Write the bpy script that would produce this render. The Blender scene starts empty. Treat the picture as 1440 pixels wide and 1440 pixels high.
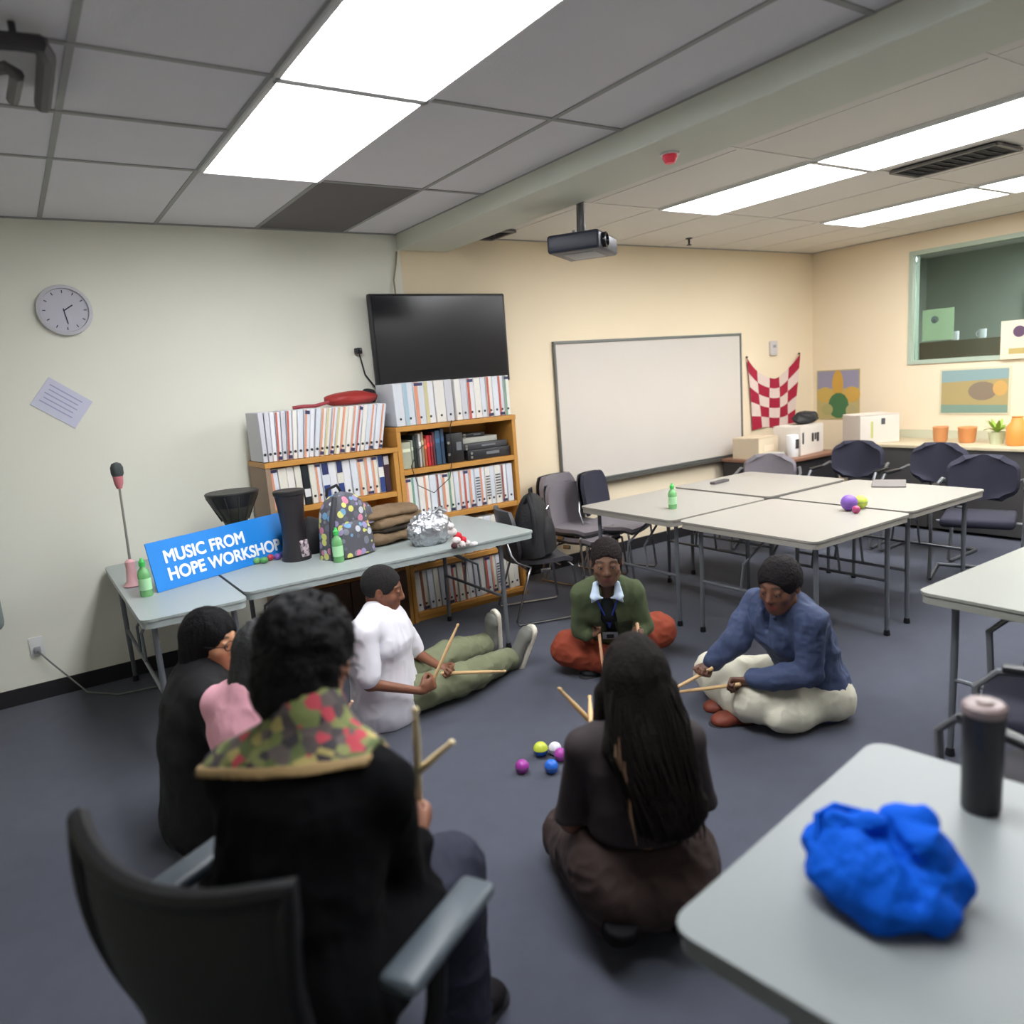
import bpy, bmesh, math, random
import numpy as np
from mathutils import Vector, Matrix
random.seed(7)
C = bpy.context.scene.collection
# ---------------------------------------------------------------- camera
# rows of AX: the world axes seen from the camera (x right, y down, z forward)
AX = np.array([[0.82548465, -0.15998871, 0.54127508],
               [-0.55951886, -0.10579138, 0.82203822],
               [-0.07425459, -0.98143354, -0.17684586]])
EYE = 1.70
FPX = 1049.0
cd = bpy.data.cameras.new('camera'); cam = bpy.data.objects.new('camera', cd); C.objects.link(cam)
m3 = Matrix([[AX[i][0], -AX[i][1], -AX[i][2]] for i in range(3)])
cam.matrix_world = Matrix.Translation((0, 0, EYE)) @ m3.to_4x4()
cd.sensor_width = 36; cd.lens = FPX / 1440 * 36; cd.clip_start = 0.05; cd.clip_end = 60
cd.dof.use_dof = True; cd.dof.focus_distance = 4.3; cd.dof.aperture_fstop = 1.5
bpy.context.scene.camera = cam
# ---------------------------------------------------------------- world, exposure
w = bpy.data.worlds.new('world'); bpy.context.scene.world = w; w.use_nodes = True
w.node_tree.nodes['Background'].inputs[0].default_value = (0.75, 0.8, 0.9, 1)
w.node_tree.nodes['Background'].inputs[1].default_value = 0.10
vs = bpy.context.scene.view_settings
vs.view_transform = 'Standard'; vs.look = 'None'; vs.gamma = 1; vs.use_curve_mapping = False
vs.exposure = 1.4
LAMP = 7.0            # strength of the fluorescent diffusers
LAMP_COL = (0.97, 0.985, 1.0)
CEIL = 2.79; WALLY = 5.19; WALLX = 7.61; XL = -1.7; YB = -2.6

def ray(px, py):
    return AX @ np.array([px - 720.0, py - 720.0, FPX])
def PZ(px, py, z):
    r = ray(px, py); t = (z - EYE) / r[2]; return Vector((r[0] * t, r[1] * t, z))
def PY(px, py, y):
    r = ray(px, py); t = y / r[1]; return Vector((r[0] * t, y, EYE + r[2] * t))
def PX(px, py, x):
    r = ray(px, py); t = x / r[0]; return Vector((x, r[1] * t, EYE + r[2] * t))

# ---------------------------------------------------------------- materials
def srgb(c):
    return tuple(((v / 255) / 12.92 if v / 255 <= 0.04045 else ((v / 255 + 0.055) / 1.055) ** 2.4) for v in c)
MC = {}
def mat(name, col, rough=0.6, metal=0.0, noise=0.0, nscale=20, bump=0.0, bscale=60, emit=None, spec=0.5, alpha=None, trans=0.0, sheen=0.0):
    if name in MC: return MC[name]
    m = bpy.data.materials.new(name); m.use_nodes = True; nt = m.node_tree; b = nt.nodes['Principled BSDF']
    c = srgb(col); b.inputs['Base Color'].default_value = (*c, 1)
    b.inputs['Roughness'].default_value = rough; b.inputs['Metallic'].default_value = metal
    b.inputs['Specular IOR Level'].default_value = spec
    if trans: b.inputs['Transmission Weight'].default_value = trans
    if sheen:
        b.inputs['Sheen Weight'].default_value = sheen
    if alpha is not None: b.inputs['Alpha'].default_value = alpha
    tc = nt.nodes.new('ShaderNodeTexCoord')
    if noise:
        n = nt.nodes.new('ShaderNodeTexNoise'); n.inputs['Scale'].default_value = nscale; n.inputs['Detail'].default_value = 6
        nt.links.new(tc.outputs['Object'], n.inputs['Vector'])
        r = nt.nodes.new('ShaderNodeMapRange'); r.inputs['To Min'].default_value = 1 - noise; r.inputs['To Max'].default_value = 1 + noise
        nt.links.new(n.outputs['Fac'], r.inputs['Value'])
        mx = nt.nodes.new('ShaderNodeVectorMath'); mx.operation = 'SCALE'; mx.inputs[0].default_value = c
        nt.links.new(r.outputs[0], mx.inputs['Scale']); nt.links.new(mx.outputs[0], b.inputs['Base Color'])
    if bump:
        n2 = nt.nodes.new('ShaderNodeTexNoise'); n2.inputs['Scale'].default_value = bscale; n2.inputs['Detail'].default_value = 4
        nt.links.new(tc.outputs['Object'], n2.inputs['Vector'])
        bp = nt.nodes.new('ShaderNodeBump'); bp.inputs['Strength'].default_value = bump; bp.inputs['Distance'].default_value = 0.01
        nt.links.new(n2.outputs['Fac'], bp.inputs['Height']); nt.links.new(bp.outputs[0], b.inputs['Normal'])
    if emit is not None:
        b.inputs['Emission Color'].default_value = (*emit[0], 1); b.inputs['Emission Strength'].default_value = emit[1]
    MC[name] = m
    return m
def attr_mat(name, rough=0.6, bump=0.0, bscale=80, sss=0.0, metal=0.0, spec=0.5):
    """colour comes from the mesh's own point colours (skin tone, lips, print)"""
    if name in MC: return MC[name]
    m = mat(name, (128, 128, 128), rough, metal, bump=bump, bscale=bscale, spec=spec); nt = m.node_tree
    a = nt.nodes.new('ShaderNodeAttribute'); a.attribute_name = 'Col'
    nt.links.new(a.outputs['Color'], nt.nodes['Principled BSDF'].inputs['Base Color'])
    return m
def voro_mat(name, cols, scale, rough=0.7, bg=None, rand=1.0, thresh=0.0):
    """cells of random colours out of cols (fabric prints)"""
    if name in MC: return MC[name]
    m = mat(name, (128, 128, 128), rough, bump=0.15); nt = m.node_tree; b = nt.nodes['Principled BSDF']
    tc = nt.nodes.new('ShaderNodeTexCoord'); v = nt.nodes.new('ShaderNodeTexVoronoi'); v.inputs['Scale'].default_value = scale
    v.inputs['Randomness'].default_value = rand
    nt.links.new(tc.outputs['Object'], v.inputs['Vector'])
    sp = nt.nodes.new('ShaderNodeSeparateColor'); nt.links.new(v.outputs['Color'], sp.inputs[0])
    cr = nt.nodes.new('ShaderNodeValToRGB'); cr.color_ramp.interpolation = 'CONSTANT'
    el = cr.color_ramp.elements
    while len(el) < len(cols): el.new(0.5)
    for i, c in enumerate(cols):
        el[i].position = i / len(cols); el[i].color = (*srgb(c), 1)
    nt.links.new(sp.outputs[0], cr.inputs[0])
    if bg is not None:
        mp = nt.nodes.new('ShaderNodeMath'); mp.operation = 'GREATER_THAN'; mp.inputs[1].default_value = thresh
        nt.links.new(v.outputs['Distance'], mp.inputs[0])
        mix = nt.nodes.new('ShaderNodeMix'); mix.data_type = 'RGBA'
        nt.links.new(mp.outputs[0], mix.inputs[0]); nt.links.new(cr.outputs[0], mix.inputs[6]); mix.inputs[7].default_value = (*srgb(bg), 1)
        nt.links.new(mix.outputs[2], b.inputs['Base Color'])
    else:
        nt.links.new(cr.outputs[0], b.inputs['Base Color'])
    return m

# ---------------------------------------------------------------- objects
def tag(o, label=None, cat=None, group=None, kind=None):
    if label: o['label'] = label
    if cat: o['category'] = cat
    if group: o['group'] = group
    if kind: o['kind'] = kind
    return o
def thing(name, label, cat, loc=(0, 0, 0), rz=0.0, group=None):
    o = bpy.data.objects.new(name, None); C.objects.link(o); o.empty_display_size = 0.1
    o.location = loc; o.rotation_euler = (0, 0, rz)
    return tag(o, label, cat, group)
def link(name, me, m, parent=None, smooth=False):
    o = bpy.data.objects.new(name, me); C.objects.link(o)
    if m is not None:
        for mm in (m if isinstance(m, (list, tuple)) else [m]): me.materials.append(mm)
    if parent is not None: o.parent = parent
    if smooth: me.shade_smooth()
    return o
class B:
    """collects shapes into one mesh"""
    def __init__(s): s.bm = bmesh.new()
    def box(s, c, d, rz=0, bev=0, rx=0, ry=0, seg=2, mi=0):
        g = bmesh.ops.create_cube(s.bm, size=1)
        M = Matrix.Translation(Vector(c)) @ Matrix.Rotation(rz, 4, 'Z') @ Matrix.Rotation(ry, 4, 'Y') @ Matrix.Rotation(rx, 4, 'X') @ Matrix.Diagonal((*d, 1))
        bmesh.ops.transform(s.bm, matrix=M, verts=g['verts'])
        if mi:
            for f in {f for v in g['verts'] for f in v.link_faces}: f.material_index = mi
        if bev:
            ed = list({e for v in g['verts'] for e in v.link_edges})
            bmesh.ops.bevel(s.bm, geom=ed, offset=bev, segments=seg, affect='EDGES', profile=0.5)
        return s
    def tube(s, pts, r, n=8, cap=True, closed=False):
        pts = [Vector(p) for p in pts]; rs = r if isinstance(r, (list, tuple)) else [r] * len(pts)
        rings = []; up = None; N = len(pts)
        for i, p in enumerate(pts):
            if closed: t = (pts[(i + 1) % N] - pts[i - 1]).normalized()
            else: t = (pts[min(i + 1, N - 1)] - pts[max(i - 1, 0)]).normalized()
            if up is None:
                up = t.orthogonal().normalized()
            else:
                up = (up - t * up.dot(t)); up = up.normalized() if up.length > 1e-6 else t.orthogonal().normalized()
            bt = t.cross(up)
            rings.append([s.bm.verts.new(p + (up * math.cos(a) + bt * math.sin(a)) * rs[i]) for a in [2 * math.pi * k / n for k in range(n)]])
        for i in range(N if closed else N - 1):
            A, Bq = rings[i], rings[(i + 1) % N]
            for k in range(n): s.bm.faces.new((A[k], A[(k + 1) % n], Bq[(k + 1) % n], Bq[k]))
        if cap and not closed:
            s.bm.faces.new(rings[0][::-1]); s.bm.faces.new(rings[-1])
        return s
    def lathe(s, prof, n=24, c=(0, 0, 0), cap=True):
        c = Vector(c); rings = []
        for r, z in prof:
            rings.append([s.bm.verts.new(c + Vector((max(r, 1e-4) * math.cos(2 * math.pi * k / n), max(r, 1e-4) * math.sin(2 * math.pi * k / n), z))) for k in range(n)])
        for i in range(len(rings) - 1):
            for k in range(n): s.bm.faces.new((rings[i][k], rings[i][(k + 1) % n], rings[i + 1][(k + 1) % n], rings[i + 1][k]))
        if cap: s.bm.faces.new(rings[0][::-1]); s.bm.faces.new(rings[-1])
        return s
    def sphere(s, c, r, seg=16, sc=(1, 1, 1)):
        g = bmesh.ops.create_uvsphere(s.bm, u_segments=seg, v_segments=seg // 2 + 2, radius=r)
        bmesh.ops.transform(s.bm, matrix=Matrix.Translation(Vector(c)) @ Matrix.Diagonal((*sc, 1)), verts=g['verts'])
        return s
    def grid(s, fn, nu, nv, th=0.0):
        """surface fn(u,v) with thickness th along its normal"""
        P = [[Vector(fn(i / nu, j / nv)) for j in range(nv + 1)] for i in range(nu + 1)]
        def nrm(i, j):
            a = P[min(i + 1, nu)][j] - P[max(i - 1, 0)][j]; b = P[i][min(j + 1, nv)] - P[i][max(j - 1, 0)]
            return a.cross(b).normalized()
        V = [[s.bm.verts.new(P[i][j]) for j in range(nv + 1)] for i in range(nu + 1)]
        for i in range(nu):
            for j in range(nv): s.bm.faces.new((V[i][j], V[i + 1][j], V[i + 1][j + 1], V[i][j + 1]))
        if th:
            W = [[s.bm.verts.new(P[i][j] - nrm(i, j) * th) for j in range(nv + 1)] for i in range(nu + 1)]
            for i in range(nu):
                for j in range(nv): s.bm.faces.new((W[i][j], W[i][j + 1], W[i + 1][j + 1], W[i + 1][j]))
            for i in range(nu):
                s.bm.faces.new((V[i][0], W[i][0], W[i + 1][0], V[i + 1][0])); s.bm.faces.new((V[i][nv], V[i + 1][nv], W[i + 1][nv], W[i][nv]))
            for j in range(nv):
                s.bm.faces.new((V[0][j], V[0][j + 1], W[0][j + 1], W[0][j])); s.bm.faces.new((V[nu][j], W[nu][j], W[nu][j + 1], V[nu][j + 1]))
        return s
    def prism(s, pts, z0, z1):
        a = [s.bm.verts.new((x, y, z0)) for x, y in pts]; b = [s.bm.verts.new((x, y, z1)) for x, y in pts]
        n = len(pts); s.bm.faces.new(a[::-1]); s.bm.faces.new(b)
        for i in range(n): s.bm.faces.new((a[i], a[(i + 1) % n], b[(i + 1) % n], b[i]))
        return s
    def obj(s, name, m, parent=None, smooth=True):
        bmesh.ops.recalc_face_normals(s.bm, faces=s.bm.faces)
        me = bpy.data.meshes.new(name); s.bm.to_mesh(me); s.bm.free()
        if smooth: me.shade_smooth(); me.set_sharp_from_angle(angle=math.radians(38))
        return link(name, me, m, parent)
def copy_tree(o, parent=None):
    c = o.copy(); C.objects.link(c)
    if parent is not None: c.parent = parent
    for ch in list(o.children): copy_tree(ch, c)
    return c
def structure(name, b, m, parent=None):
    o = b.obj(name, m, parent, smooth=False)
    if parent is None: o['kind'] = 'structure'
    return o
def rrect(w, d, r, n=5):
    pts = []
    for cx, cy, a0 in ((w / 2 - r, d / 2 - r, 0), (-w / 2 + r, d / 2 - r, 90), (-w / 2 + r, -d / 2 + r, 180), (w / 2 - r, -d / 2 + r, 270)):
        for k in range(n + 1):
            a = math.radians(a0 + 90 * k / n); pts.append((cx + r * math.cos(a), cy + r * math.sin(a)))
    return pts
def text_part(name, s, size, m, parent, M, bold=0.0, depth=0.001, align='LEFT', thick=0.0):
    cu = bpy.data.curves.new(name, 'FONT'); cu.body = s; cu.size = size; cu.extrude = depth; cu.offset = bold; cu.align_x = align
    o = bpy.data.objects.new(name, cu); C.objects.link(o)
    dg = bpy.context.evaluated_depsgraph_get(); me = bpy.data.meshes.new_from_object(o.evaluated_get(dg))
    bpy.data.objects.remove(o); me.materials.clear()
    if thick:      # heavier letters: the same outline a hair apart in eight directions
        bm_ = bmesh.new()
        for k in range(9):
            m2 = me.copy(); a = k * math.pi / 4; r = 0 if k == 8 else thick
            m2.transform(Matrix.Translation((r * math.cos(a), r * math.sin(a), 0.00004 * k))); bm_.from_mesh(m2); bpy.data.meshes.remove(m2)
        bm_.to_mesh(me); bm_.free()
    me.transform(M)
    return link(name, me, m, parent)
ORD = ['zeroth', 'first', 'second', 'third', 'fourth', 'fifth', 'sixth', 'seventh', 'eighth', 'ninth', 'tenth', 'eleventh', 'twelfth', 'thirteenth', 'fourteenth', 'fifteenth', 'sixteenth', 'seventeenth', 'eighteenth', 'nineteenth', 'twentieth', 'twenty-first', 'twenty-second', 'twenty-third', 'twenty-fourth', 'twenty-fifth', 'twenty-sixth', 'twenty-seventh', 'twenty-eighth', 'twenty-ninth', 'thirtieth']

# ---------------------------------------------------------------- the room
M_wall = mat('wall_paint', (237, 236, 223), 0.75, noise=0.025, nscale=1.5, bump=0.04, bscale=180)
M_wall_r = mat('wall_paint_side', (238, 221, 192), 0.75, noise=0.025, nscale=1.5, bump=0.04, bscale=180)  # warmer tone for the walls right of the beam
M_floor = mat('carpet', (77, 80, 93), 0.95, noise=0.16, nscale=9, bump=0.5, bscale=420, sheen=0.15)
nt = M_floor.node_tree; _b = nt.nodes['Principled BSDF']; _b.inputs['Specular IOR Level'].default_value = 0.15
M_tile = mat('ceiling_tile_board', (226, 224, 228), 0.9, noise=0.03, nscale=3, bump=0.25, bscale=160)
M_tile2 = mat('dark_tile_board', (112, 108, 108), 0.9, noise=0.05, nscale=4, bump=0.25, bscale=160)  # one tile by the back wall is darker than the rest
M_grid = mat('ceiling_grid_metal', (158, 158, 156), 0.6)
M_ceilw = mat('ceiling_board_pale', (226, 222, 215), 0.9, noise=0.02, nscale=2, bump=0.1, bscale=120)
M_beam = mat('beam_paint', (214, 216, 202), 0.8, noise=0.02, nscale=2)
M_base = mat('baseboard_vinyl', (34, 32, 36), 0.55)
structure('floor', B().box(((XL + WALLX) / 2, (YB + WALLY) / 2, -0.05), (WALLX - XL + 0.4, WALLY - YB + 0.4, 0.1)), M_floor)
structure('wall_back', B().box(((XL - 0.12 + 2.6) / 2, WALLY + 0.06, CEIL / 2), (2.6 - XL + 0.12, 0.12, CEIL)), M_wall)
structure('wall_back_right', B().box(((2.6 + WALLX + 0.12) / 2, WALLY + 0.06, CEIL / 2), (WALLX - 2.6 + 0.12, 0.12, CEIL)), M_wall_r)
structure('wall_left', B().box((XL - 0.06, (YB + WALLY) / 2, CEIL / 2), (0.12, WALLY - YB, CEIL)), M_wall)
structure('wall_front', B().box(((XL + WALLX) / 2, YB - 0.06, CEIL / 2), (WALLX - XL + 0.24, 0.12, CEIL)), M_wall)
WY0, WY1, WZ0, WZ1 = 1.05, 4.11, 1.53, 2.62     # window opening in the right wall
b = B()
b.box((WALLX + 0.06, (YB + WY0) / 2, CEIL / 2), (0.12, WY0 - YB, CEIL)); b.box((WALLX + 0.06, (WALLY + WY1) / 2, CEIL / 2), (0.12, WALLY - WY1, CEIL))
b.box((WALLX + 0.06, (WY0 + WY1) / 2, WZ0 / 2), (0.12, WY1 - WY0, WZ0)); b.box((WALLX + 0.06, (WY0 + WY1) / 2, (WZ1 + CEIL) / 2), (0.12, WY1 - WY0, CEIL - WZ1))
structure('wall_right', b, M_wall_r)
structure('baseboard_back', B().box(((XL + WALLX) / 2, WALLY - 0.006, 0.05), (WALLX - XL, 0.012, 0.1)), M_base)
structure('baseboard_right', B().box((WALLX - 0.006, (YB + WALLY) / 2, 0.05), (0.012, WALLY - YB - 0.03, 0.1)), M_base)
structure('baseboard_left', B().box((XL + 0.006, (YB + WALLY) / 2, 0.05), (0.012, WALLY - YB - 0.03, 0.1)), M_base)
# ceiling: slab above, T-bars, single tiles
ceil = structure('ceiling', B().box(((XL + WALLX) / 2, (YB + WALLY) / 2, CEIL + 0.11), (WALLX - XL + 0.24, WALLY - YB + 0.24, 0.1)), M_ceilw)
LCOL = [(0.955, -1), (4.03, -1), (5.92, -1)]
PITCH = 0.6096
fix = []
for cx, _ in LCOL:
    for k in range(3): fix.append((cx, 3.97 - 1.2192 * (k + 1)))
def in_fix(x, y):
    return any(fx - 0.01 < x < fx + PITCH + 0.01 and fy - 0.01 < y < fy + 1.2192 + 0.01 for fx, fy in fix)
def tile_me(w, d):
    bb = B().box((0, 0, 0), (w - 0.016, d - 0.016, 0.02), bev=0.003, seg=1)
    bmesh.ops.recalc_face_normals(bb.bm, faces=bb.bm.faces); me = bpy.data.meshes.new('ceiling_tile'); bb.bm.to_mesh(me); bb.bm.free(); return me
T = {}
def put_tile(x0, y0, w, d, m):
    key = (round(w, 3), round(d, 3), m.name)
    if key not in T:
        T[key] = tile_me(w, d); T[key].materials.append(m)
    o = bpy.data.objects.new('ceiling_tile', T[key]); C.objects.link(o); o.parent = ceil
    o.location = (x0 + w / 2, y0 + d / 2, CEIL + 0.012 + random.uniform(-0.0015, 0.0015))
    if m is M_tile2: o['label'] = 'dark grey ceiling tile'
xs = [0.345 + PITCH * k for k in range(-4, 13)]
ys2 = [3.97 - 1.2192 * k for k in range(-1, 6)]
def cols_for():
    out = []
    x = 0.955 - PITCH * 4.36
    edges = [XL, -1.484, -0.874, -0.264, 0.345, 0.955, 1.565, 2.175, 2.58]
    for a, c in zip(edges[:-1], edges[1:]): out.append((a, c, 'L'))
    e2 = [3.0, 3.42, 4.03, 4.64, 5.28, 5.92, 6.53, 7.14, WALLX]
    for a, c in zip(e2[:-1], e2[1:]): out.append((a, c, 'R'))
    return out
bars = B(); bars2 = B()
for a, c, side in cols_for():
    m = M_tile if side == 'L' else M_ceilw
    yy = [WALLY] + [y for y in ys2 if y < WALLY - 0.05] + [YB]
    yy = sorted(set(yy), reverse=True)
    for y1, y0 in zip(yy[:-1], yy[1:]):
        if in_fix((a + c) / 2, (y0 + y1) / 2): continue
        if side == 'L' and c < 0.96 and y1 - y0 > 1.0 and y1 < 4.0:
            ym = (y0 + y1) / 2
            put_tile(a, ym, c - a, y1 - ym, m); put_tile(a, y0, c - a, ym - y0, m)
            bars.box(((a + c) / 2, ym, CEIL + 0.002), (c - a, 0.024, 0.012))
        else:
            put_tile(a, y0, c - a, y1 - y0, M_tile2 if (abs(a - 1.565) < 0.01 and y1 > 4.5) else m)
    (bars if side == 'L' else bars2).box((c, (YB + WALLY) / 2, CEIL + 0.004), (0.024, WALLY - YB, 0.011))
for y in ys2[1:]:
    bars.box(((XL + 2.8) / 2, y, CEIL + 0.002), (2.8 - XL, 0.024, 0.010)); bars2.box(((2.8 + WALLX) / 2, y, CEIL + 0.002), (WALLX - 2.8, 0.024, 0.010))
bars.box(((XL + WALLX) / 2, WALLY - 0.012, CEIL + 0.001), (WALLX - XL, 0.024, 0.01)); bars.box((WALLX - 0.012, (YB + WALLY) / 2, CEIL + 0.001), (0.024, WALLY - YB, 0.01))
bars.obj('ceiling_grid', M_grid, ceil, smooth=False); bars2.obj('ceiling_grid', mat('ceiling_grid_pale', (226, 222, 215), .9), ceil, smooth=False)
structure('trim_1', B().box((2.79, (YB + WALLY) / 2, 2.74), (0.42, WALLY - YB, 0.12), bev=0.004, seg=1), M_beam)
# fluorescent troffers
M_lampframe = mat('fixture_white_metal', (225, 225, 225), 0.5)
M_diff = mat('lit_diffuser', (250, 250, 250), 0.6, emit=(LAMP_COL, LAMP))
M_chan = mat('diffuser_rib', (150, 175, 200), 0.5, emit=((0.55, 0.8, 1.0), LAMP * 0.12))
def fixture(x, y, label, ribs=False):
    t = thing('ceiling_light', label, 'ceiling light', (x + PITCH / 2, y + 0.6096, CEIL), 0, 'fluorescent troffers in the ceiling grid')
    f = B(); w_, d_ = PITCH, 1.2192
    f.box((-w_ / 2 + 0.012, 0, 0), (0.02, d_ - 0.01, 0.03)); f.box((w_ / 2 - 0.012, 0, 0), (0.02, d_ - 0.01, 0.03))
    f.box((0, -d_ / 2 + 0.012, 0), (w_ - 0.01, 0.02, 0.03)); f.box((0, d_ / 2 - 0.012, 0), (w_ - 0.01, 0.02, 0.03))
    f.obj('frame', M_lampframe, t, smooth=False)
    B().box((0, 0, 0.004), (w_ - 0.05, d_ - 0.05, 0.008)).obj('diffuser', M_diff, t, smooth=False)
    if ribs:
        for dx in (-0.085, 0.085):
            B().box((dx, 0, -0.004), (0.03, d_ - 0.22, 0.008), bev=0.003).obj('diffuser_rib', M_chan, t)
    return t
names = {0: 'above the drum circle', 1: 'in the middle row of the right ceiling', 2: 'in the far right row of the ceiling'}
for i, (fx, fy) in enumerate(fix):
    col = i // 3; k = i % 3
    fixture(fx, fy, 'ceiling light %s, %s from the back wall' % (names[col], ORD[k + 1]), ribs=(col == 0 and k >= 1))
# window to the next room
M_alu = mat('window_frame_paint', (176, 190, 172), 0.5)
M_glass = mat('window_glass', (225, 240, 234), 0.03, spec=0.7, trans=1.0); M_glass.node_tree.nodes['Principled BSDF'].inputs['IOR'].default_value = 1.15
b = B(); yc, zc = (WY0 + WY1) / 2, (WZ0 + WZ1) / 2
for z in (WZ0 + 0.02, WZ1 - 0.02): b.box((WALLX + 0.05, yc, z), (0.13, WY1 - WY0, 0.04))
for y in (WY0 + 0.02, WY1 - 0.02): b.box((WALLX + 0.05, y, zc), (0.13, 0.04, WZ1 - WZ0 - 0.08))
win = structure('window_1', b, M_alu)
B().box((WALLX + 0.05, yc, zc), (0.008, WY1 - WY0 - 0.08, WZ1 - WZ0 - 0.08)).obj('pane', M_glass, win, smooth=False)
M_off = mat('next_room_paint', (158, 164, 154), 0.8); M_offd = mat('next_room_door', (70, 78, 66), 0.7)
b = B(); X2 = WALLX + 2.6
b.box((X2, yc, 1.4), (0.1, 6.5, 2.9)); b.box(((WALLX + X2) / 2 + .06, WY1 + 1.2, 1.4), (X2 - WALLX - .12, 0.1, 2.9)); b.box(((WALLX + X2) / 2 + .06, WY0 - 1.2, 1.4), (X2 - WALLX - .12, 0.1, 2.9))
structure('wall_next_room', b, M_off)
structure('ceiling_next_room', B().box(((WALLX + X2) / 2 + 0.07, yc, 2.84), (X2 - WALLX - 0.1, 5.4, 0.06)), M_ceilw)
structure('floor_next_room', B().box(((WALLX + X2) / 2 + 0.07, yc, -0.04), (X2 - WALLX - 0.1, 5.4, 0.08)), M_floor)
structure('door_1', B().box((X2 - 0.08, 3.55, 1.15), (0.06, 1.0, 2.3)), M_offd)
t = thing('ceiling_light', 'dim light strip on the ceiling of the room behind the glass', 'ceiling light', (WALLX + 1.5, 2.6, 2.78))
B().box((0, 0, 0), (1.2, 1.2, 0.05), bev=0.01).obj('frame', M_lampframe, t); B().box((0, 0, -0.03), (1.14, 1.14, 0.012)).obj('diffuser', mat('lit_diffuser_dim', (250, 250, 250), emit=(LAMP_COL, 12.0)), t)
M_paper = mat('paper', (226, 226, 236), 0.8); M_paper2 = mat('paper_warm', (226, 214, 190), 0.8); M_ink = mat('ink', (60, 60, 80), 0.8)
# low partition with hung cups in the next room
t = thing('partition', 'low brown partition with pale mugs behind the glass', 'partition', (WALLX + 0.6, 3.0, 0))
B().box((0, 0, 0.87), (0.06, 2.6, 1.74), bev=0.01).obj('panel', mat('partition_fabric', (120, 108, 96), 0.9), t)
for k in range(5):
    tg = thing('mug', '%s pale mug from the left on the partition behind the glass' % ORD[k + 1], 'mug', (WALLX + 0.6, 3.95 - k * 0.26, 1.74), 0, 'mugs behind the glass')
    B().lathe([(0.03, 0.0), (0.036, 0.01), (0.037, 0.09), (0.033, 0.09), (0.032, 0.015), (0.0, 0.014)], 14).obj('cup', M_paper, tg)
    B().tube([(0, 0.035 + 0.022 * math.sin(a), 0.045 + 0.025 * math.cos(a)) for a in [math.pi * i / 6 for i in range(7)]], 0.005, 6).obj('handle', M_paper, tg)
# ---------------------------------------------------------------- things on the back wall
M_black = mat('black_plastic', (26, 26, 30), 0.4); M_screen = mat('screen_glass', (26, 27, 33), 0.2, spec=0.5); M_dark = mat('dark_metal', (52, 54, 60), 0.45, metal=0.3)
M_chrome = mat('chrome', (170, 170, 174), 0.25, metal=1.0); M_grey = mat('grey_plastic', (150, 152, 156), 0.5); M_white = mat('white_plastic', (232, 232, 232), 0.45)
t = thing('television', 'large black flat television on the wall above the bookcases', 'television', (2.845, WALLY - 0.012, 2.0))
B().box((0, -0.075, 0.02), (1.16, 0.05, 0.68), bev=0.012).obj('casing', M_black, t)
B().box((0, -0.102, 0.026), (1.12, 0.006, 0.635), bev=0.002, seg=1).obj('screen', M_screen, t)
B().box((0, -0.025, 0), (0.4, 0.05, 0.3), bev=0.01).obj('wall_bracket', M_dark, t)
B().box((0.0, -0.105, -0.305), (0.06, 0.004, 0.012)).obj('badge', M_grey, t)
t = thing('webcam', 'small black webcam on the wall left of the television', 'camera', (2.18, WALLY, 1.97))
B().box((0, -0.03, 0), (0.05, 0.05, 0.045), bev=0.01).obj('body', M_black, t); B().lathe([(0.012, 0), (0.014, 0.012), (0.0, 0.013)], 12).obj('lens', M_screen, t)
t.children[1].rotation_euler = (math.radians(90), 0, 0); t.children[1].location = (0, -0.055, 0)
tag(B().tube([(2.19, WALLY - .02, 1.95), (2.22, WALLY - .015, 1.8), (2.3, WALLY - .03, 1.68), (2.36, WALLY - .03, 1.6)], 0.006).obj('power_cord', M_black), 'thin black cord hanging from the webcam behind the books', 'cord')
tag(B().tube([(2.57, WALLY - .012, 2.67), (2.555, WALLY - .01, 2.58), (2.525, WALLY - .012, 2.47), (2.52, WALLY - .03, 2.34)], 0.006).obj('cable', mat('cable_beige', (150, 138, 110), 0.6)), 'thin tan cable running from the beam down to the television', 'cable')
# whiteboard
t = thing('whiteboard', 'wide white marker board on the wall right of the bookcases', 'whiteboard', (5.16, WALLY, 1.35))
B().box((0, -0.012, 0), (2.38, 0.016, 1.2)).obj('writing_surface', mat('whiteboard_enamel', (212, 204, 196), 0.25, noise=0.015, nscale=3), t, smooth=False)
for n, c, d in (('frame_rail', (0, -0.016, 0.612), (2.42, 0.03, 0.024)), ('frame_rail', (0, -0.016, -0.612), (2.42, 0.03, 0.024)), ('frame_rail', (-1.2, -0.016, 0), (0.02, 0.03, 1.2)), ('frame_rail', (1.2, -0.016, 0), (0.02, 0.03, 1.2))):
    B().box(c, d, bev=0.003, seg=1).obj(n, mat('aluminium_rail', (120, 122, 120), 0.4, metal=0.6), t)
B().box((0, -0.05, -0.635), (2.3, 0.07, 0.012), bev=0.003, seg=1).box((0, -0.083, -0.628), (2.3, 0.006, 0.024)).obj('pen_tray', mat('aluminium_tray', (116, 116, 112), 0.4, metal=0.6), t)
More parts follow.
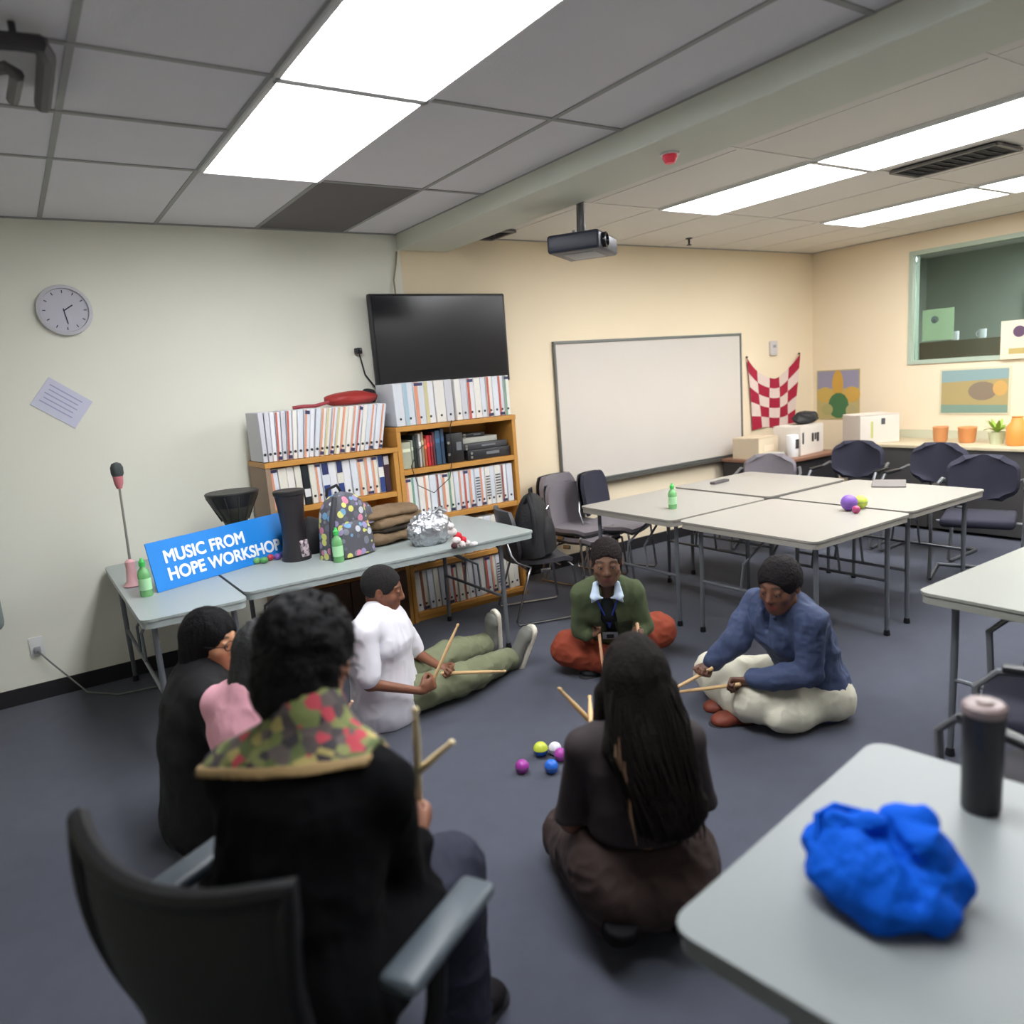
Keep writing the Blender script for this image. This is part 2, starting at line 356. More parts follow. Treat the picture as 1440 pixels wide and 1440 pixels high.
# clock
t = thing('wall_clock', 'round white clock on the far left of the wall', 'clock', (0.39, WALLY, 2.28))
o = B().lathe([(0.0, 0.0), (0.14, 0.0), (0.145, 0.02), (0.142, 0.035), (0.125, 0.04), (0.122, 0.03)], 40, cap=False).obj('rim', mat('clock_rim', (205, 203, 210), 0.5), t); o.rotation_euler = (math.radians(90), 0, 0)
o = B().lathe([(0.0, 0.022), (0.124, 0.022), (0.124, 0.026), (0.0, 0.026)], 40, cap=False).obj('dial', mat('clock_dial', (200, 198, 210), 0.5), t); o.rotation_euler = (math.radians(90), 0, 0)
b = B()
for k in range(12):
    a = math.pi * k / 6; b.box((0.105 * math.sin(a), -0.027, 0.105 * math.cos(a)), (0.005, 0.002, 0.016), ry=a)
b.obj('hour_marks', M_ink, t)
B().box((0.018, -0.029, 0.012), (0.007, 0.002, 0.06), ry=math.radians(57)).obj('hour_hand', M_ink, t)
B().box((0.0, -0.031, -0.035), (0.005, 0.002, 0.09), ry=math.radians(-8)).obj('minute_hand', M_ink, t)
# tilted paper notice
t = thing('paper_notice', 'white paper notice taped at a tilt below the clock', 'notice', (0.295, WALLY, 1.75))
o = B().box((0, -0.004, 0), (0.26, 0.003, 0.19), bev=0.001, seg=1).obj('sheet', mat('notice_paper', (212, 212, 232), 0.7), t, smooth=False); o.rotation_euler = (0, math.radians(38), 0)
b = B()
for k in range(5): b.box((-0.01, -0.0062, 0.06 - k * 0.027), (0.19 - 0.02 * (k % 2), 0.001, 0.007))
o2 = b.obj('printed_lines', mat('faint_print', (170, 170, 205), 0.7), o, smooth=False)
# outlet with plug and cord at the lower left
t = thing('wall_outlet', 'white electrical outlet low on the wall left of the table', 'outlet', (-0.06, WALLY, 0.33))
B().box((0, -0.005, 0), (0.075, 0.01, 0.115), bev=0.003).obj('cover_plate', M_white, t); B().box((0.0, -0.02, -0.02), (0.035, 0.03, 0.035), bev=0.005).obj('plug', M_grey, t)
tag(B().tube([(-0.06, WALLY - .035, 0.31), (0.0, WALLY - .06, 0.22), (0.08, WALLY - .06, 0.1), (0.15, WALLY - .12, 0.012), (0.3, WALLY - .3, 0.008), (0.55, WALLY - .35, 0.008)], 0.005).obj('power_cord', mat('cord_grey', (120, 122, 118), 0.6)), 'thin grey cord from the low outlet to the floor', 'cord')
# unidentified grey rounded wall unit with a black grip, at the left edge
t = thing('wall_dispenser', 'rounded blue-grey unit with a black grip at the far left edge of the wall', 'dispenser', (-0.42, WALLY, 0.98))
B().box((0, -0.06, 0), (0.46, 0.12, 1.0), bev=0.055, seg=4).obj('housing', mat('dispenser_shell', (138, 150, 148), 0.5), t)
B().box((0.12, -0.135, 0.02), (0.1, 0.04, 0.32), bev=0.015).obj('grip', M_black, t)
# thermostat
t = thing('thermostat', 'small pale thermostat on the wall above the checkered cloth', 'thermostat', (6.9, WALLY, 1.80))
B().box((0, -0.015, 0), (0.11, 0.03, 0.15), bev=0.006).obj('cover', mat('thermostat_shell', (205, 200, 200), 0.5), t); B().box((0, -0.032, 0.02), (0.05, 0.003, 0.03)).obj('display', M_grey, t)
# checkered banner hanging by its corners
def flag():
    t = thing('checkered_banner', 'red and white checkered cloth pinned to the wall by its two upper corners', 'banner', (6.9, WALLY, 1.3))
    W_, H_ = 0.88, 0.66
    def fn(u, v):
        x = (u - 0.5) * W_; s = (2 * u - 1) ** 2
        top = 0.18 + 0.24 * s ** 0.9
        bot = -0.34 + 0.05 * math.sin(u * 7) * 0.3
        x *= (1 - 0.16 * (1 - v))
        return (x, -0.02 - 0.012 * math.sin(u * 11 + v * 3), bot + (top - bot) * v)
    n = 5; nu, nv = 40, 40
    for mi, nm, cc in ((0, 'white_squares', (226, 205, 196)), (1, 'red_squares', (168, 26, 58))):
        b = B(); th = 0.003
        V = {}
        def vert(i, j, back):
            if (i, j, back) not in V:
                p = fn(i / nu, j / nv); V[(i, j, back)] = b.bm.verts.new((p[0], p[1] + (th if back else 0), p[2]))
            return V[(i, j, back)]
        cell = lambda i, j: (i * 5 // nu + j * 5 // nv) % 2
        for i in range(nu):
            for j in range(nv):
                if cell(i, j) == (0 if mi == 1 else 1):
                    b.bm.faces.new([vert(i, j, 0), vert(i + 1, j, 0), vert(i + 1, j + 1, 0), vert(i, j + 1, 0)])
                    b.bm.faces.new([vert(i, j, 1), vert(i, j + 1, 1), vert(i + 1, j + 1, 1), vert(i + 1, j, 1)])
        b.obj(nm, mat('banner_' + nm, cc, 0.85), t)
    for sx in (-1, 1):
        B().sphere((sx * 0.44, -0.02, 0.425), 0.012, 8).obj('pin', M_dark, t)
flag()
# picture on back wall near the corner is on the side wall
def picture(name, label, y0, y1, z0, z1, bands):
    t = thing(name, label, 'picture', (WALLX, (y0 + y1) / 2, (z0 + z1) / 2)); w_, h_ = y1 - y0, z1 - z0
    B().box((-0.004, 0, 0), (0.006, w_, h_)).obj('sheet', mat(name + '_sheet', bands[0], 0.7), t, smooth=False)
    for i, (nm, pts, col) in enumerate(bands[1]):
        bb = B(); z = -0.0078 - 0.0006 * i
        a = [bb.bm.verts.new((z, -p * w_, q * h_)) for p, q in pts]; c_ = [bb.bm.verts.new((z + 0.0005, -p * w_, q * h_)) for p, q in pts]
        bb.bm.faces.new(a); bb.bm.faces.new(c_[::-1])
        for k in range(len(pts)): bb.bm.faces.new((a[k], a[(k + 1) % len(pts)], c_[(k + 1) % len(pts)], c_[k]))
        bb.obj(nm, mat(name + '_' + str(i), col, 0.7), t, smooth=False)
    return t
# local picture coords: x right (-y world), z up, in -0.5..0.5
def disc(cx, cz, rx, rz, n=14): return [(cx + rx * math.cos(2 * math.pi * k / n), cz + rz * math.sin(2 * math.pi * k / n)) for k in range(n)]
picture('painted_poster', 'painting of yellow petals over a green mound, in the room corner', 4.62, 5.13, 0.98, 1.52,
        ((188, 172, 118), [('sky', [(-.48, .12), (.48, .12), (.48, .48), (-.48, .48)], (150, 146, 168)), ('petal', disc(0, .2, .13, .3), (205, 160, 70)), ('petal', disc(-.3, 0, .2, .16), (200, 170, 90)),
                         ('petal', disc(.32, 0, .2, .16), (205, 165, 80)), ('mound', disc(.02, -.22, .24, .26), (72, 118, 74)), ('petal', disc(-.25, -.3, .14, .12), (176, 168, 110)), ('petal', disc(.32, -.32, .13, .12), (180, 168, 120))]))
picture('landscape_poster', 'wide landscape poster in tan and teal under the window', 3.16, 3.79, 1.03, 1.47,
        ((214, 206, 176), [('sky', [(-.47, .2), (.47, .25), (.47, .46), (-.47, .46)], (140, 166, 166)), ('field', [(-.47, -.3), (.47, -.3), (.47, .25), (-.47, .2)], (176, 158, 108)),
                         ('hill', disc(.12, 0, .2, .2), (140, 124, 104)), ('sunlit_patch', disc(.36, .05, .1, .16), (206, 164, 96)), ('water', [(-.47, -.46), (.47, -.46), (.47, -.3), (-.47, -.28)], (126, 152, 136))]))
t = thing('paper_notice', 'pale notice with a purple dot taped at the lower right of the window', 'notice', (WALLX - 0.0, 3.12, 1.7))
B().box((-0.032, 0, 0), (0.003, 0.26, 0.34)).obj('sheet', M_paper2, t, smooth=False); o = B().lathe([(0, 0), (0.05, 0), (0.05, 0.002), (0, 0.002)], 20, cap=False).obj('printed_dot', mat('purple_ink', (96, 72, 96), 0.7), t); o.rotation_euler = (0, math.radians(-90), 0); o.location = (-0.0335, -0.02, 0.07)
B().box((-0.0345, -0.02, -0.1), (0.001, 0.16, 0.05)).obj('printed_bar', mat('ochre_ink', (190, 168, 104), 0.7), t, smooth=False)
t = thing('paper_notice', 'pale green notice with a grey dot taped inside the window', 'notice', (WALLX + 0.07, 3.86, 1.9))
B().box((0, 0, 0), (0.003, 0.3, 0.3)).obj('sheet', mat('paper_green', (190, 205, 172), 0.8), t, smooth=False); o = B().lathe([(0, 0), (0.035, 0), (0.035, 0.002), (0, 0.002)], 20, cap=False).obj('printed_dot', mat('grey_ink', (120, 122, 128), 0.7), t); o.rotation_euler = (0, math.radians(-90), 0); o.location = (-0.002, 0.03, 0.05)
# ---------------------------------------------------------------- ceiling things
pj = Vector((2.62, 3.26, 2.37))
pc = PY(820, 346, 3.66)
t = thing('projector', 'black projector hanging from the ceiling on an arm mount', 'projector', pc, math.radians(33))
B().box((0, 0, 0), (0.42, 0.32, 0.105), bev=0.018, seg=3).obj('casing', mat('projector_shell', (44, 48, 64), 0.4), t)
B().box((0.02, 0, -0.05), (0.26, 0.2, 0.012), bev=0.004).obj('bottom_plate', M_grey, t)
o = B().lathe([(0.0, 0.0), (0.045, 0.0), (0.045, 0.03), (0.034, 0.035), (0.03, 0.02), (0, 0.018)], 20, cap=False).obj('lens', M_screen, t); o.rotation_euler = (math.radians(90), 0, 0); o.location = (-0.11, -0.15, 0.0)
h0 = CEIL - pc.z
B().tube([(0, 0, h0), (0, 0, 0.12), (0, 0, 0.05)], [0.022, 0.02, 0.03], 12).obj('mount_pole', mat('mount_grey', (110, 110, 112), 0.4, metal=.5), t)
B().box((0, 0, 0.06), (0.09, 0.09, 0.03), bev=0.008).obj('mount_plate', M_dark, t)
B().tube([(0.0, 0.02, h0 - 0.01), (0.035, 0.03, h0 - 0.06), (0.07, 0.04, 0.25), (0.11, 0.06, 0.1), (0.12, 0.06, 0.03)], 0.011).obj('cable', mat('cable_grey', (104, 102, 98), 0.6), t)
B().lathe([(0.012, 0.045), (0.012, 0.08), (0.0, 0.081)], 10, c=(-0.1, 0.02, 0)).obj('knob', M_grey, t)
t = thing('fire_alarm', 'small red alarm light on the beam above the projector', 'alarm', PX(942, 222, 3.0).to_tuple()); t.location = (3.0, PX(942, 222, 3.0).y, 2.745) if PX(942, 222, 3.0).z > 2 else (3.02, 3.1, 2.74)
loc = PZ(942, 222, 2.66); t.location = (loc.x, loc.y, 2.68)
B().lathe([(0.0, 0.0), (0.03, -0.0), (0.036, -0.02), (0.022, -0.045), (0.0, -0.048)], 18, cap=False).obj('lamp', mat('alarm_red', (196, 70, 84), 0.3, emit=(srgb((220, 40, 60)), 0.08)), t)
B().lathe([(0.045, 0.0), (0.045, -0.008), (0.03, -0.008)], 18).obj('base', M_white, t)
def vent(name, label, cx, cy, w_, d_):
    t = thing(name, label, 'vent', (cx, cy, CEIL - 0.008))
    B().box((0, 0, 0.0), (w_, d_, 0.008)).obj('backing', mat('vent_shadow', (40, 40, 44), 0.8), t, smooth=False)
    f = B()
    for s in (-1, 1): f.box((s * w_ / 2, 0, -0.006), (0.025, d_, 0.014)); f.box((0, s * d_ / 2, -0.006), (w_, 0.025, 0.014))
    f.obj('frame', mat('vent_metal', (120, 118, 118), 0.5, metal=0.4), t, smooth=False)
    n = max(3, int(d_ / 0.06))
    for k in range(n): B().box((0, -d_ / 2 + (k + 0.5) * d_ / n, -0.007), (w_ - 0.03, 0.016, 0.003), rx=0.6).obj('slat', mat('vent_slat', (84, 82, 86), 0.5, metal=0.4), t, smooth=False)
vent('air_vent', 'dark slotted air vent in the ceiling beside the beam, over the bookcases', 3.27, 4.98, 0.24, 0.32)
vent('air_vent', 'dark slotted air vent between the two right rows of ceiling lights', 4.95, 2.42, 0.3, 0.6)
pv = PZ(30, 95, CEIL)
t = thing('ceiling_track', 'dark bent metal rail hanging from the ceiling at the upper left corner', 'rail', (pv.x, pv.y, CEIL))
a = [PZ(-60, 52, 2.74) - pv, PZ(20, 58, 2.74) - pv, PZ(55, 62, 2.74) - pv, PZ(66, 80, 2.74) - pv, PZ(60, 148, 2.74) - pv]
for v in a: v.z = -0.05
B().tube(a, 0.026, 8).obj('rail_tube', mat('rail_dark', (58, 54, 58), 0.5), t)
B().tube([a[1], a[1] + Vector((0, 0, 0.05))], 0.01).tube([a[3], a[3] + Vector((0, 0, 0.05))], 0.01).obj('hanger', M_dark, t)
a2 = [PZ(-30, 100, 2.74) - pv, PZ(8, 95, 2.74) - pv, PZ(24, 105, 2.74) - pv, PZ(18, 140, 2.74) - pv]
for v in a2: v.z = -0.05
B().tube(a2, 0.02, 8).obj('inner_rail', mat('rail_dark2', (92, 88, 90), 0.5), t)
tk = PZ(969, 340, 2.76); t = thing('sprinkler', 'tiny sprinkler head on the ceiling above the whiteboard', 'sprinkler', (tk.x, tk.y, CEIL))
B().lathe([(0.03, 0), (0.03, -0.006), (0.01, -0.01), (0.008, -0.05), (0.022, -0.055), (0.022, -0.06)], 12).obj('head', M_dark, t)

# ---------------------------------------------------------------- tables
M_top = mat('table_plastic', (162, 171, 170), 0.38, noise=0.015, nscale=3, bump=0.03, bscale=300)
M_topr = mat('table_plastic_pale', (158, 154, 146), 0.38, noise=0.015, nscale=3, bump=0.03, bscale=300)
M_leg = mat('table_leg_metal', (112, 116, 122), 0.4, metal=0.35)
TH = 0.74
def table(label, cx, cy, w_, d_, rz=0, group=None, top=None, inset=0.1, height=TH, legmat=None, brace=True):
    t = thing('folding_table', label, 'table', (cx, cy, 0), rz, group); lm = legmat or M_leg
    b = B(); b.prism(rrect(w_, d_, 0.05), height - 0.012, height); b.prism(rrect(w_ - 0.012, d_ - 0.012, 0.046), height - 0.046, height - 0.012)
    b.obj('tabletop', top or M_top, t)
    lx, ly = w_ / 2 - inset, d_ / 2 - 0.08
    for sx in (-1, 1):
        for sy in (-1, 1):
            x = sx * lx; y = sy * ly
            B().tube([(x, y, height - 0.046), (x, y, 0.42), (x + sx * 0.0, y + sy * 0.005, 0.02)], [0.014, 0.0145, 0.0125], 10).obj('leg', lm, t)
            B().lathe([(0.018, 0), (0.02, 0.006), (0.016, 0.035)], 10, c=(x, y + sy * 0.005, 0)).obj('foot_cap', M_black, t)
        B().tube([(sx * lx, -ly, 0.34), (sx * lx, ly, 0.34)], 0.01).obj('crossbar', lm, t); B().tube([(sx * lx, -ly, height - 0.06), (sx * lx, ly, height - 0.06)], 0.012).obj('crossbar', lm, t)
        if brace:
            B().tube([(sx * lx, 0.1, 0.34), (sx * lx, 0.08, 0.5), (sx * (lx - min(0.28, lx * .7)), 0.03, height - 0.055)], 0.008).obj('brace', lm, t); B().tube([(sx * lx, -0.1, 0.34), (sx * lx, -0.08, 0.5), (sx * (lx - min(0.28, lx * .7)), -0.03, height - 0.055)], 0.008).obj('brace', lm, t)
    return t
# left run against the wall
table('narrow grey folding table at the left end of the run, under the blue sign', 0.60, 4.41, 0.48, 1.5, 0.0, inset=0.06)
table('long pale grey folding table carrying the backpack and silver bag', 1.755, 4.24, 1.80, 0.92, 0.0, inset=0.22)
# four square tables pushed together on the right
gq = 'square tables pushed together at the right'
table('square white table with the green bottle, one of four pushed together', 3.835, 3.755, 0.94, 0.92, 0, gq, M_topr, 0.12)
table('square white table nearest the camera of the four pushed together', 3.85, 2.775, 0.94, 0.97, 0, gq, M_topr, 0.12)
table('square white table of the four, nearest the brown corner desk', 4.83, 3.78, 0.94, 0.92, 0, gq, M_topr, 0.12)
table('square white table of the four, with the dark folder at its far edge', 4.83, 2.79, 0.94, 0.94, 0, gq, M_topr, 0.12)
# right edge table, near table
table('white folding table at the right edge of the picture, empty', 3.82, 1.10, 1.83, 0.84, 0, None, mat('table_plastic_side', (140, 141, 133), .4), 0.16)
nd = Vector((0.86, 0.14, 0)).normalized(); ang = math.atan2(nd.y, nd.x)
c1 = PZ(936, 1300, TH); c2 = PZ(1228, 1040, TH)
wd = (c2 - c1).length; ang = math.atan2((c2 - c1).y, (c2 - c1).x); dn = Vector((math.sin(ang), -math.cos(ang), 0))
cc = (c1 + c2) / 2 + dn * 0.92
table('large near grey folding table at the lower right with the blue bag and black tumbler', cc.x, cc.y, 1.84, wd, ang + math.pi / 2, None, mat('table_plastic_near', (128, 133, 134), .38, noise=.015, nscale=3, bump=.03, bscale=300), 0.2)

# ---------------------------------------------------------------- bookcases
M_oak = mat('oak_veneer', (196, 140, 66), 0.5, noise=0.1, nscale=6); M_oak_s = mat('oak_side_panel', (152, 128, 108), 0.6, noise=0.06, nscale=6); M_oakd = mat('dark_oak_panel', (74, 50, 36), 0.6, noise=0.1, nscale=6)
def wood_grain(m):
    nt = m.node_tree
    for n in nt.nodes:
        if n.type == 'TEX_NOISE': 
            mp = nt.nodes.new('ShaderNodeMapping'); mp.inputs['Scale'].default_value = (0.6, 6, 8)
            l = n.inputs['Vector'].links[0]; src = l.from_socket; nt.links.remove(l); nt.links.new(src, mp.inputs['Vector']); nt.links.new(mp.outputs[0], n.inputs['Vector'])
wood_grain(M_oak)
FY, BY = 4.75, 5.13
def bookcase(label, x0, x1, top, shelves, side):
    t = thing('bookcase', label, 'bookcase', ((x0 + x1) / 2, (FY + BY) / 2, 0)); w_ = x1 - x0; d_ = BY - FY
    for s, mm in ((-1, side), (1, M_oak)):
        B().box((s * (w_ / 2 - 0.016), 0, top / 2 - 0.0), (0.032, d_, top), bev=0.002, seg=1).obj('side_panel', mm, t)
    for i, z in enumerate(shelves):
        B().box((0, 0.0, z - 0.018), (w_ - 0.066, d_ - 0.004, 0.036), bev=0.002, seg=1).obj('shelf', M_oak, t)
    B().box((0, -0.002, top - 0.017), (w_ + 0.006, d_ + 0.006, 0.034), bev=0.002, seg=1).obj('top_panel', M_oak, t)
    B().box((0, d_ / 2 - 0.006, top / 2), (w_ - 0.066, 0.008, top - 0.05)).obj('back_panel', M_oak, t)
    B().box((0, -d_ / 2 + 0.03, 0.03), (w_ - 0.066, 0.02, 0.056)).obj('plinth', M_oak, t)
    return t
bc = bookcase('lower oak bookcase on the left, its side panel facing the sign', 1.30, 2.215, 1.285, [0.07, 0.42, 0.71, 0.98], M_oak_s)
for s in (-1, 1): B().box((s * 0.213, -0.2, 0.235), (0.42, 0.02, 0.36), bev=0.003, seg=1).obj('door', M_oakd, bc)  # dark panels across the lower front of this case
bookcase('taller oak bookcase on the right with electronics on its upper shelf', 2.22, 3.22, 1.42, [0.07, 0.42, 0.76, 1.115], M_oak)
WHITE = [(228, 228, 234), (220, 224, 232), (232, 228, 222), (214, 218, 226), (226, 222, 210)]
STR = {'orange': (222, 152, 122), 'red': (196, 96, 80), 'green': (120, 160, 140), 'blue': (52, 74, 140), 'brown': (150, 86, 70), 'plain': None}
def binder(x, y, z, th, h, d, lean, col, stripe, label, group, cat='binder', name='binder', block=None):
    """th wide, h tall, spine toward -y, leaning by lean about its lower corner"""
    t = thing(name, label, cat, (x + th / 2, y, z), 0, group); t.rotation_euler = (0, lean, 0)
    m = mat('cover_%d_%d_%d' % col, col, 0.45)
    b = B(); b.box((0, 0.0, h / 2), (th - 0.002, d, h), bev=min(0.004, th * .2), seg=1); b.obj('cover', m, t)
    if name == 'binder':
        B().lathe([(0.0, 0), (0.009, 0), (0.009, 0.0015), (0, 0.0015)], 10, cap=False).obj('finger_ring', M_dark, t).location = (0, -d / 2 - 0.0005, 0.05)
        t.children[-1].rotation_euler = (math.radians(90), 0, 0)
    if stripe:
        B().box((-th * 0.26, -d / 2 - 0.0008, h / 2), (th * 0.34, 0.0016, h * 0.985)).obj('spine_stripe', mat('stripe_%d_%d_%d' % stripe, stripe, 0.5), t, smooth=False)
    if block:
        for zz, hh, cc_ in block:
            B().box((0.0, -d / 2 - 0.0018, h * zz), (th * 0.8, 0.0014, h * hh)).obj('spine_label', mat('label_%d_%d_%d' % cc_, cc_, 0.6), t, smooth=False)
    return t
def row(x0, x1, z, n, h, lean, seq, where, group, y=FY + 0.17, d=0.29, leanf=None, tv=0.15):
    ws = [random.uniform(1 - tv, 1 + tv) for _ in range(n)]; s = sum(ws)
    x = x0
    for i in range(n):
        ln = leanf(i / max(1, n - 1)) if leanf else lean
        span = (x1 - x0) * ws[i] / s
        th = span * math.cos(ln) * 0.985
        sc = seq[i % len(seq)]
        col = WHITE[random.randrange(5)]; stripe = None; blk = []
        nm = 'white'; det = 'plain '
        if sc == 'N': blk = [(0.22, 0.4, (44, 66, 130)), (0.84, 0.3, (38, 50, 100))]; det = 'navy-panelled '
        elif sc == 'K': col = (30, 36, 40); nm = 'black'; blk = [(0.3, 0.2, (225, 225, 225))]; det = 'white-labelled '
        elif sc == 'M': col = (62, 36, 48); nm = 'maroon'; blk = [(0.85, 0.22, (190, 185, 185))]; det = 'pale-labelled '
        elif sc == 'P': det = 'plain '
        elif sc == 'T': blk = [(0.5, 0.6, (150, 160, 190))]; det = 'lettered '
        elif sc == 'S': col = (206, 206, 214); nm = 'light grey'; det = 'plain '
        elif sc == 'Y': stripe = (206, 196, 150); det = 'yellow-striped '
        elif sc == 'B': stripe = (168, 196, 210); det = 'pale-blue-striped '
        else:
            k_ = {'O': 'orange', 'R': 'red', 'G': 'green', 'W': 'brown'}[sc]; stripe = STR[k_]; det = k_ + '-striped '
            blk = [(0.06, 0.07, (50, 50, 84))] if i % 2 else [(0.94, 0.07, (60, 60, 100))]
        if sc == 'T': 
            blk = [(0.25 + 0.5 * q / 7, 0.035, (90, 90, 96)) for q in range(8)]
        binder(x + (0 if ln >= 0 else 0), y + random.uniform(-.006, .006), z, th, h * random.uniform(0.985, 1.0), d, ln, col, stripe,
               '%s%s binder, %s from left, %s' % (det, nm, ORD[i + 1], where), group, block=blk)
        x += span
row(1.30, 2.12, 1.287, 24, 0.315, 0, 'SSPRSRPPOPPOYOYOPORPPOPOYRO', 'atop the lower bookcase', 'binders leaning on top of the lower bookcase', leanf=lambda t: 0.01 + 0.20 * min(1, t * 1.8))
row(1.335, 2.16, 0.982, 17, 0.262, 0, 'OPPPKPONPNPPOOONMT'[:17], 'on the upper shelf of the lower bookcase', 'binders on the upper shelf of the lower bookcase', leanf=lambda t: -0.02)
row(2.24, 2.71, 1.422, 6, 0.30, 0, 'PBOYPS', 'left bunch atop the taller bookcase', 'binders on top of the taller bookcase, left bunch', leanf=lambda t: -0.015)
row(2.725, 3.205, 1.422, 9, 0.30, 0, 'PSRPPRPRG', 'right bunch atop the taller bookcase', 'binders on top of the taller bookcase, right bunch', leanf=lambda t: -0.01)
row(2.262, 3.175, 0.762, 19, 0.295, 0, 'OGPOPWOGPOROTOTPTWP', 'on the middle shelf of the taller bookcase', 'binders on the middle shelf of the taller bookcase', leanf=lambda t: -0.01)
row(2.262, 3.175, 0.072, 18, 0.30, 0, 'PWPPSORPWPSPROTWPP', 'on the bottom shelf of the taller bookcase', 'binders on the bottom shelf of the taller bookcase', leanf=lambda t: -0.04)
row(2.262, 3.0, 0.422, 12, 0.26, 0, 'PTPWPPTPOPPP', 'on the second shelf of the taller bookcase', 'binders on the second shelf of the taller bookcase', leanf=lambda t: 0.0)
# mixed books, upper shelf of taller bookcase
bks = [(0.075, 0.19, (172, 176, 156), 'pale grey folder'), (0.018, 0.2, (150, 156, 140), 'thin grey-green book'), (0.022, 0.23, (36, 44, 44), 'black book'), (0.018, 0.22, (60, 66, 62), 'dark grey book'), (0.02, 0.24, (196, 192, 196), 'pale book'), (0.022, 0.25, (150, 136, 110), 'tan book'),
       (0.02, 0.2, (186, 92, 60), 'rust-orange book'), (0.026, 0.22, (196, 44, 52), 'red book'), (0.02, 0.22, (150, 46, 56), 'dark red book'), (0.02, 0.24, (96, 44, 52), 'maroon book'), (0.045, 0.25, (52, 84, 112), 'blue book'), (0.03, 0.26, (44, 66, 92), 'navy book')]
x = 2.265
for th, h, col, nm in bks:
    binder(x, FY + 0.14, 1.117, th, h, 0.2, 0, col, None, '%s standing on the electronics shelf of the taller bookcase' % nm, 'books on the electronics shelf', 'book', 'book', block=[(0.7, 0.12, tuple(min(255, int(v * 1.35)) for v in col))])
    x += th + 0.001
# electronics
def device(label, cx, cz, w_, h_, d_, col, cat='player', y=FY + 0.18, kind='media_player'):
    t = thing(kind, label, cat, (cx, y, cz))
    B().box((0, 0, h_ / 2), (w_, d_, h_), bev=0.005).obj('casing', mat('device_%d' % col[0], col, 0.4), t)
    B().box((0.03, -d_ / 2 - 0.001, h_ * 0.55), (w_ * 0.3, 0.003, h_ * 0.28)).obj('display', mat('device_lcd', (120, 124, 130), 0.3), t)
    for k in range(2): 
        o = B().lathe([(0.0, 0), (0.011, 0), (0.011, 0.008), (0, 0.008)], 12, cap=False).obj('button', M_chrome, t); o.rotation_euler = (math.radians(90), 0, 0); o.location = (-w_ * 0.42, -d_ / 2, h_ * (0.3 + 0.4 * k))
    return t
device('tall black set-top box left of the stacked players', 2.70, 1.116, 0.14, 0.215, 0.28, (22, 22, 26), 'electronics', kind='set_top_box')
device('wide black video player at the bottom of the electronics stack', 2.985, 1.116, 0.38, 0.075, 0.3, (38, 38, 42))
device('flat dark grey player in the middle of the electronics stack', 2.955, 1.193, 0.40, 0.045, 0.29, (58, 58, 62))
t = thing('paper_stack', 'stack of pale papers on top of the electronics', 'papers', (2.93, FY + 0.2, 1.24)); B().box((0, 0, 0.02), (0.34, 0.22, 0.04), bev=0.002).obj('sheets', mat('paper_grey', (186, 186, 176), 0.8), t)
device('slim black adapter box lying on the papers in the electronics stack', 2.9, 1.282, 0.2, 0.03, 0.16, (30, 30, 34), 'electronics', kind='adapter_box')
tag(B().tube([(2.66, FY - .012, 1.43), (2.63, FY - .03, 1.38), (2.64, FY - .02, 1.2), (2.6, FY - .02, 1.02), (2.46, FY - .02, 0.93), (2.34, FY - .02, 1.0), (2.3, FY - .02, 1.14), (2.36, FY - .015, 1.24), (2.42, FY - 0.01, 1.28)], 0.0032, 6).obj('cable', M_black), 'thin black cable looping down the front of the taller bookcase', 'cable')
# red bag lying on the binders
def lumpy(name, label, cat, c, rad, m, amp=0.12, seed=1, freq=3.0, flat=True, parent=None, seg=48):
    """soft crumpled shape resting on z=c.z"""
    b = B(); b.sphere((0, 0, 0), 1, seg); rs = np.random.RandomState(seed); D = rs.normal(size=(7, 3)); D /= np.linalg.norm(D, axis=1)[:, None]; ph = rs.rand(7) * 6.28; fr = freq * (0.7 + rs.rand(7))
    for v in b.bm.verts:
        n = np.array(v.co); s = 0
        for k in range(7): s += (1 - abs(math.sin(float(n @ D[k]) * fr[k] + ph[k]))) ** 2 / 7
        f = 1 - amp + 2 * amp * s * 1.4
        co = n * f
        if flat: co[2] = max(co[2], -0.72)
        v.co = (co[0] * rad[0], co[1] * rad[1], (co[2] + (0.72 if flat else 0)) * rad[2])
    if parent is None:
        t = thing(name, label, cat, c); b.obj('bag_body', m, t); return t
    o = b.obj(name, m, parent); o.location = c; return o
M_redb = mat('red_nylon', (160, 44, 42), 0.55, bump=0.4, bscale=25); 
t = lumpy('red_bag', 'red bag lying on the binders of the lower bookcase', 'bag', (2.0, 4.95, 1.60), (0.2, 0.12, 0.055), M_redb, 0.08, 4)
B().tube([(-.18, -.05, 0.03), (-.28, -.06, .012), (-.36, -.05, .015), (-.42, -.02, .01)], 0.012).obj('strap', mat('red_strap', (150, 52, 62), 0.6), t)
t = lumpy('black_pouch', 'black pouch tucked beside the red bag below the television', 'pouch', (2.17, 5.04, 1.6), (0.06, 0.06, 0.06), mat('black_nylon', (34, 34, 38), 0.6, bump=0.3), 0.08, 5)
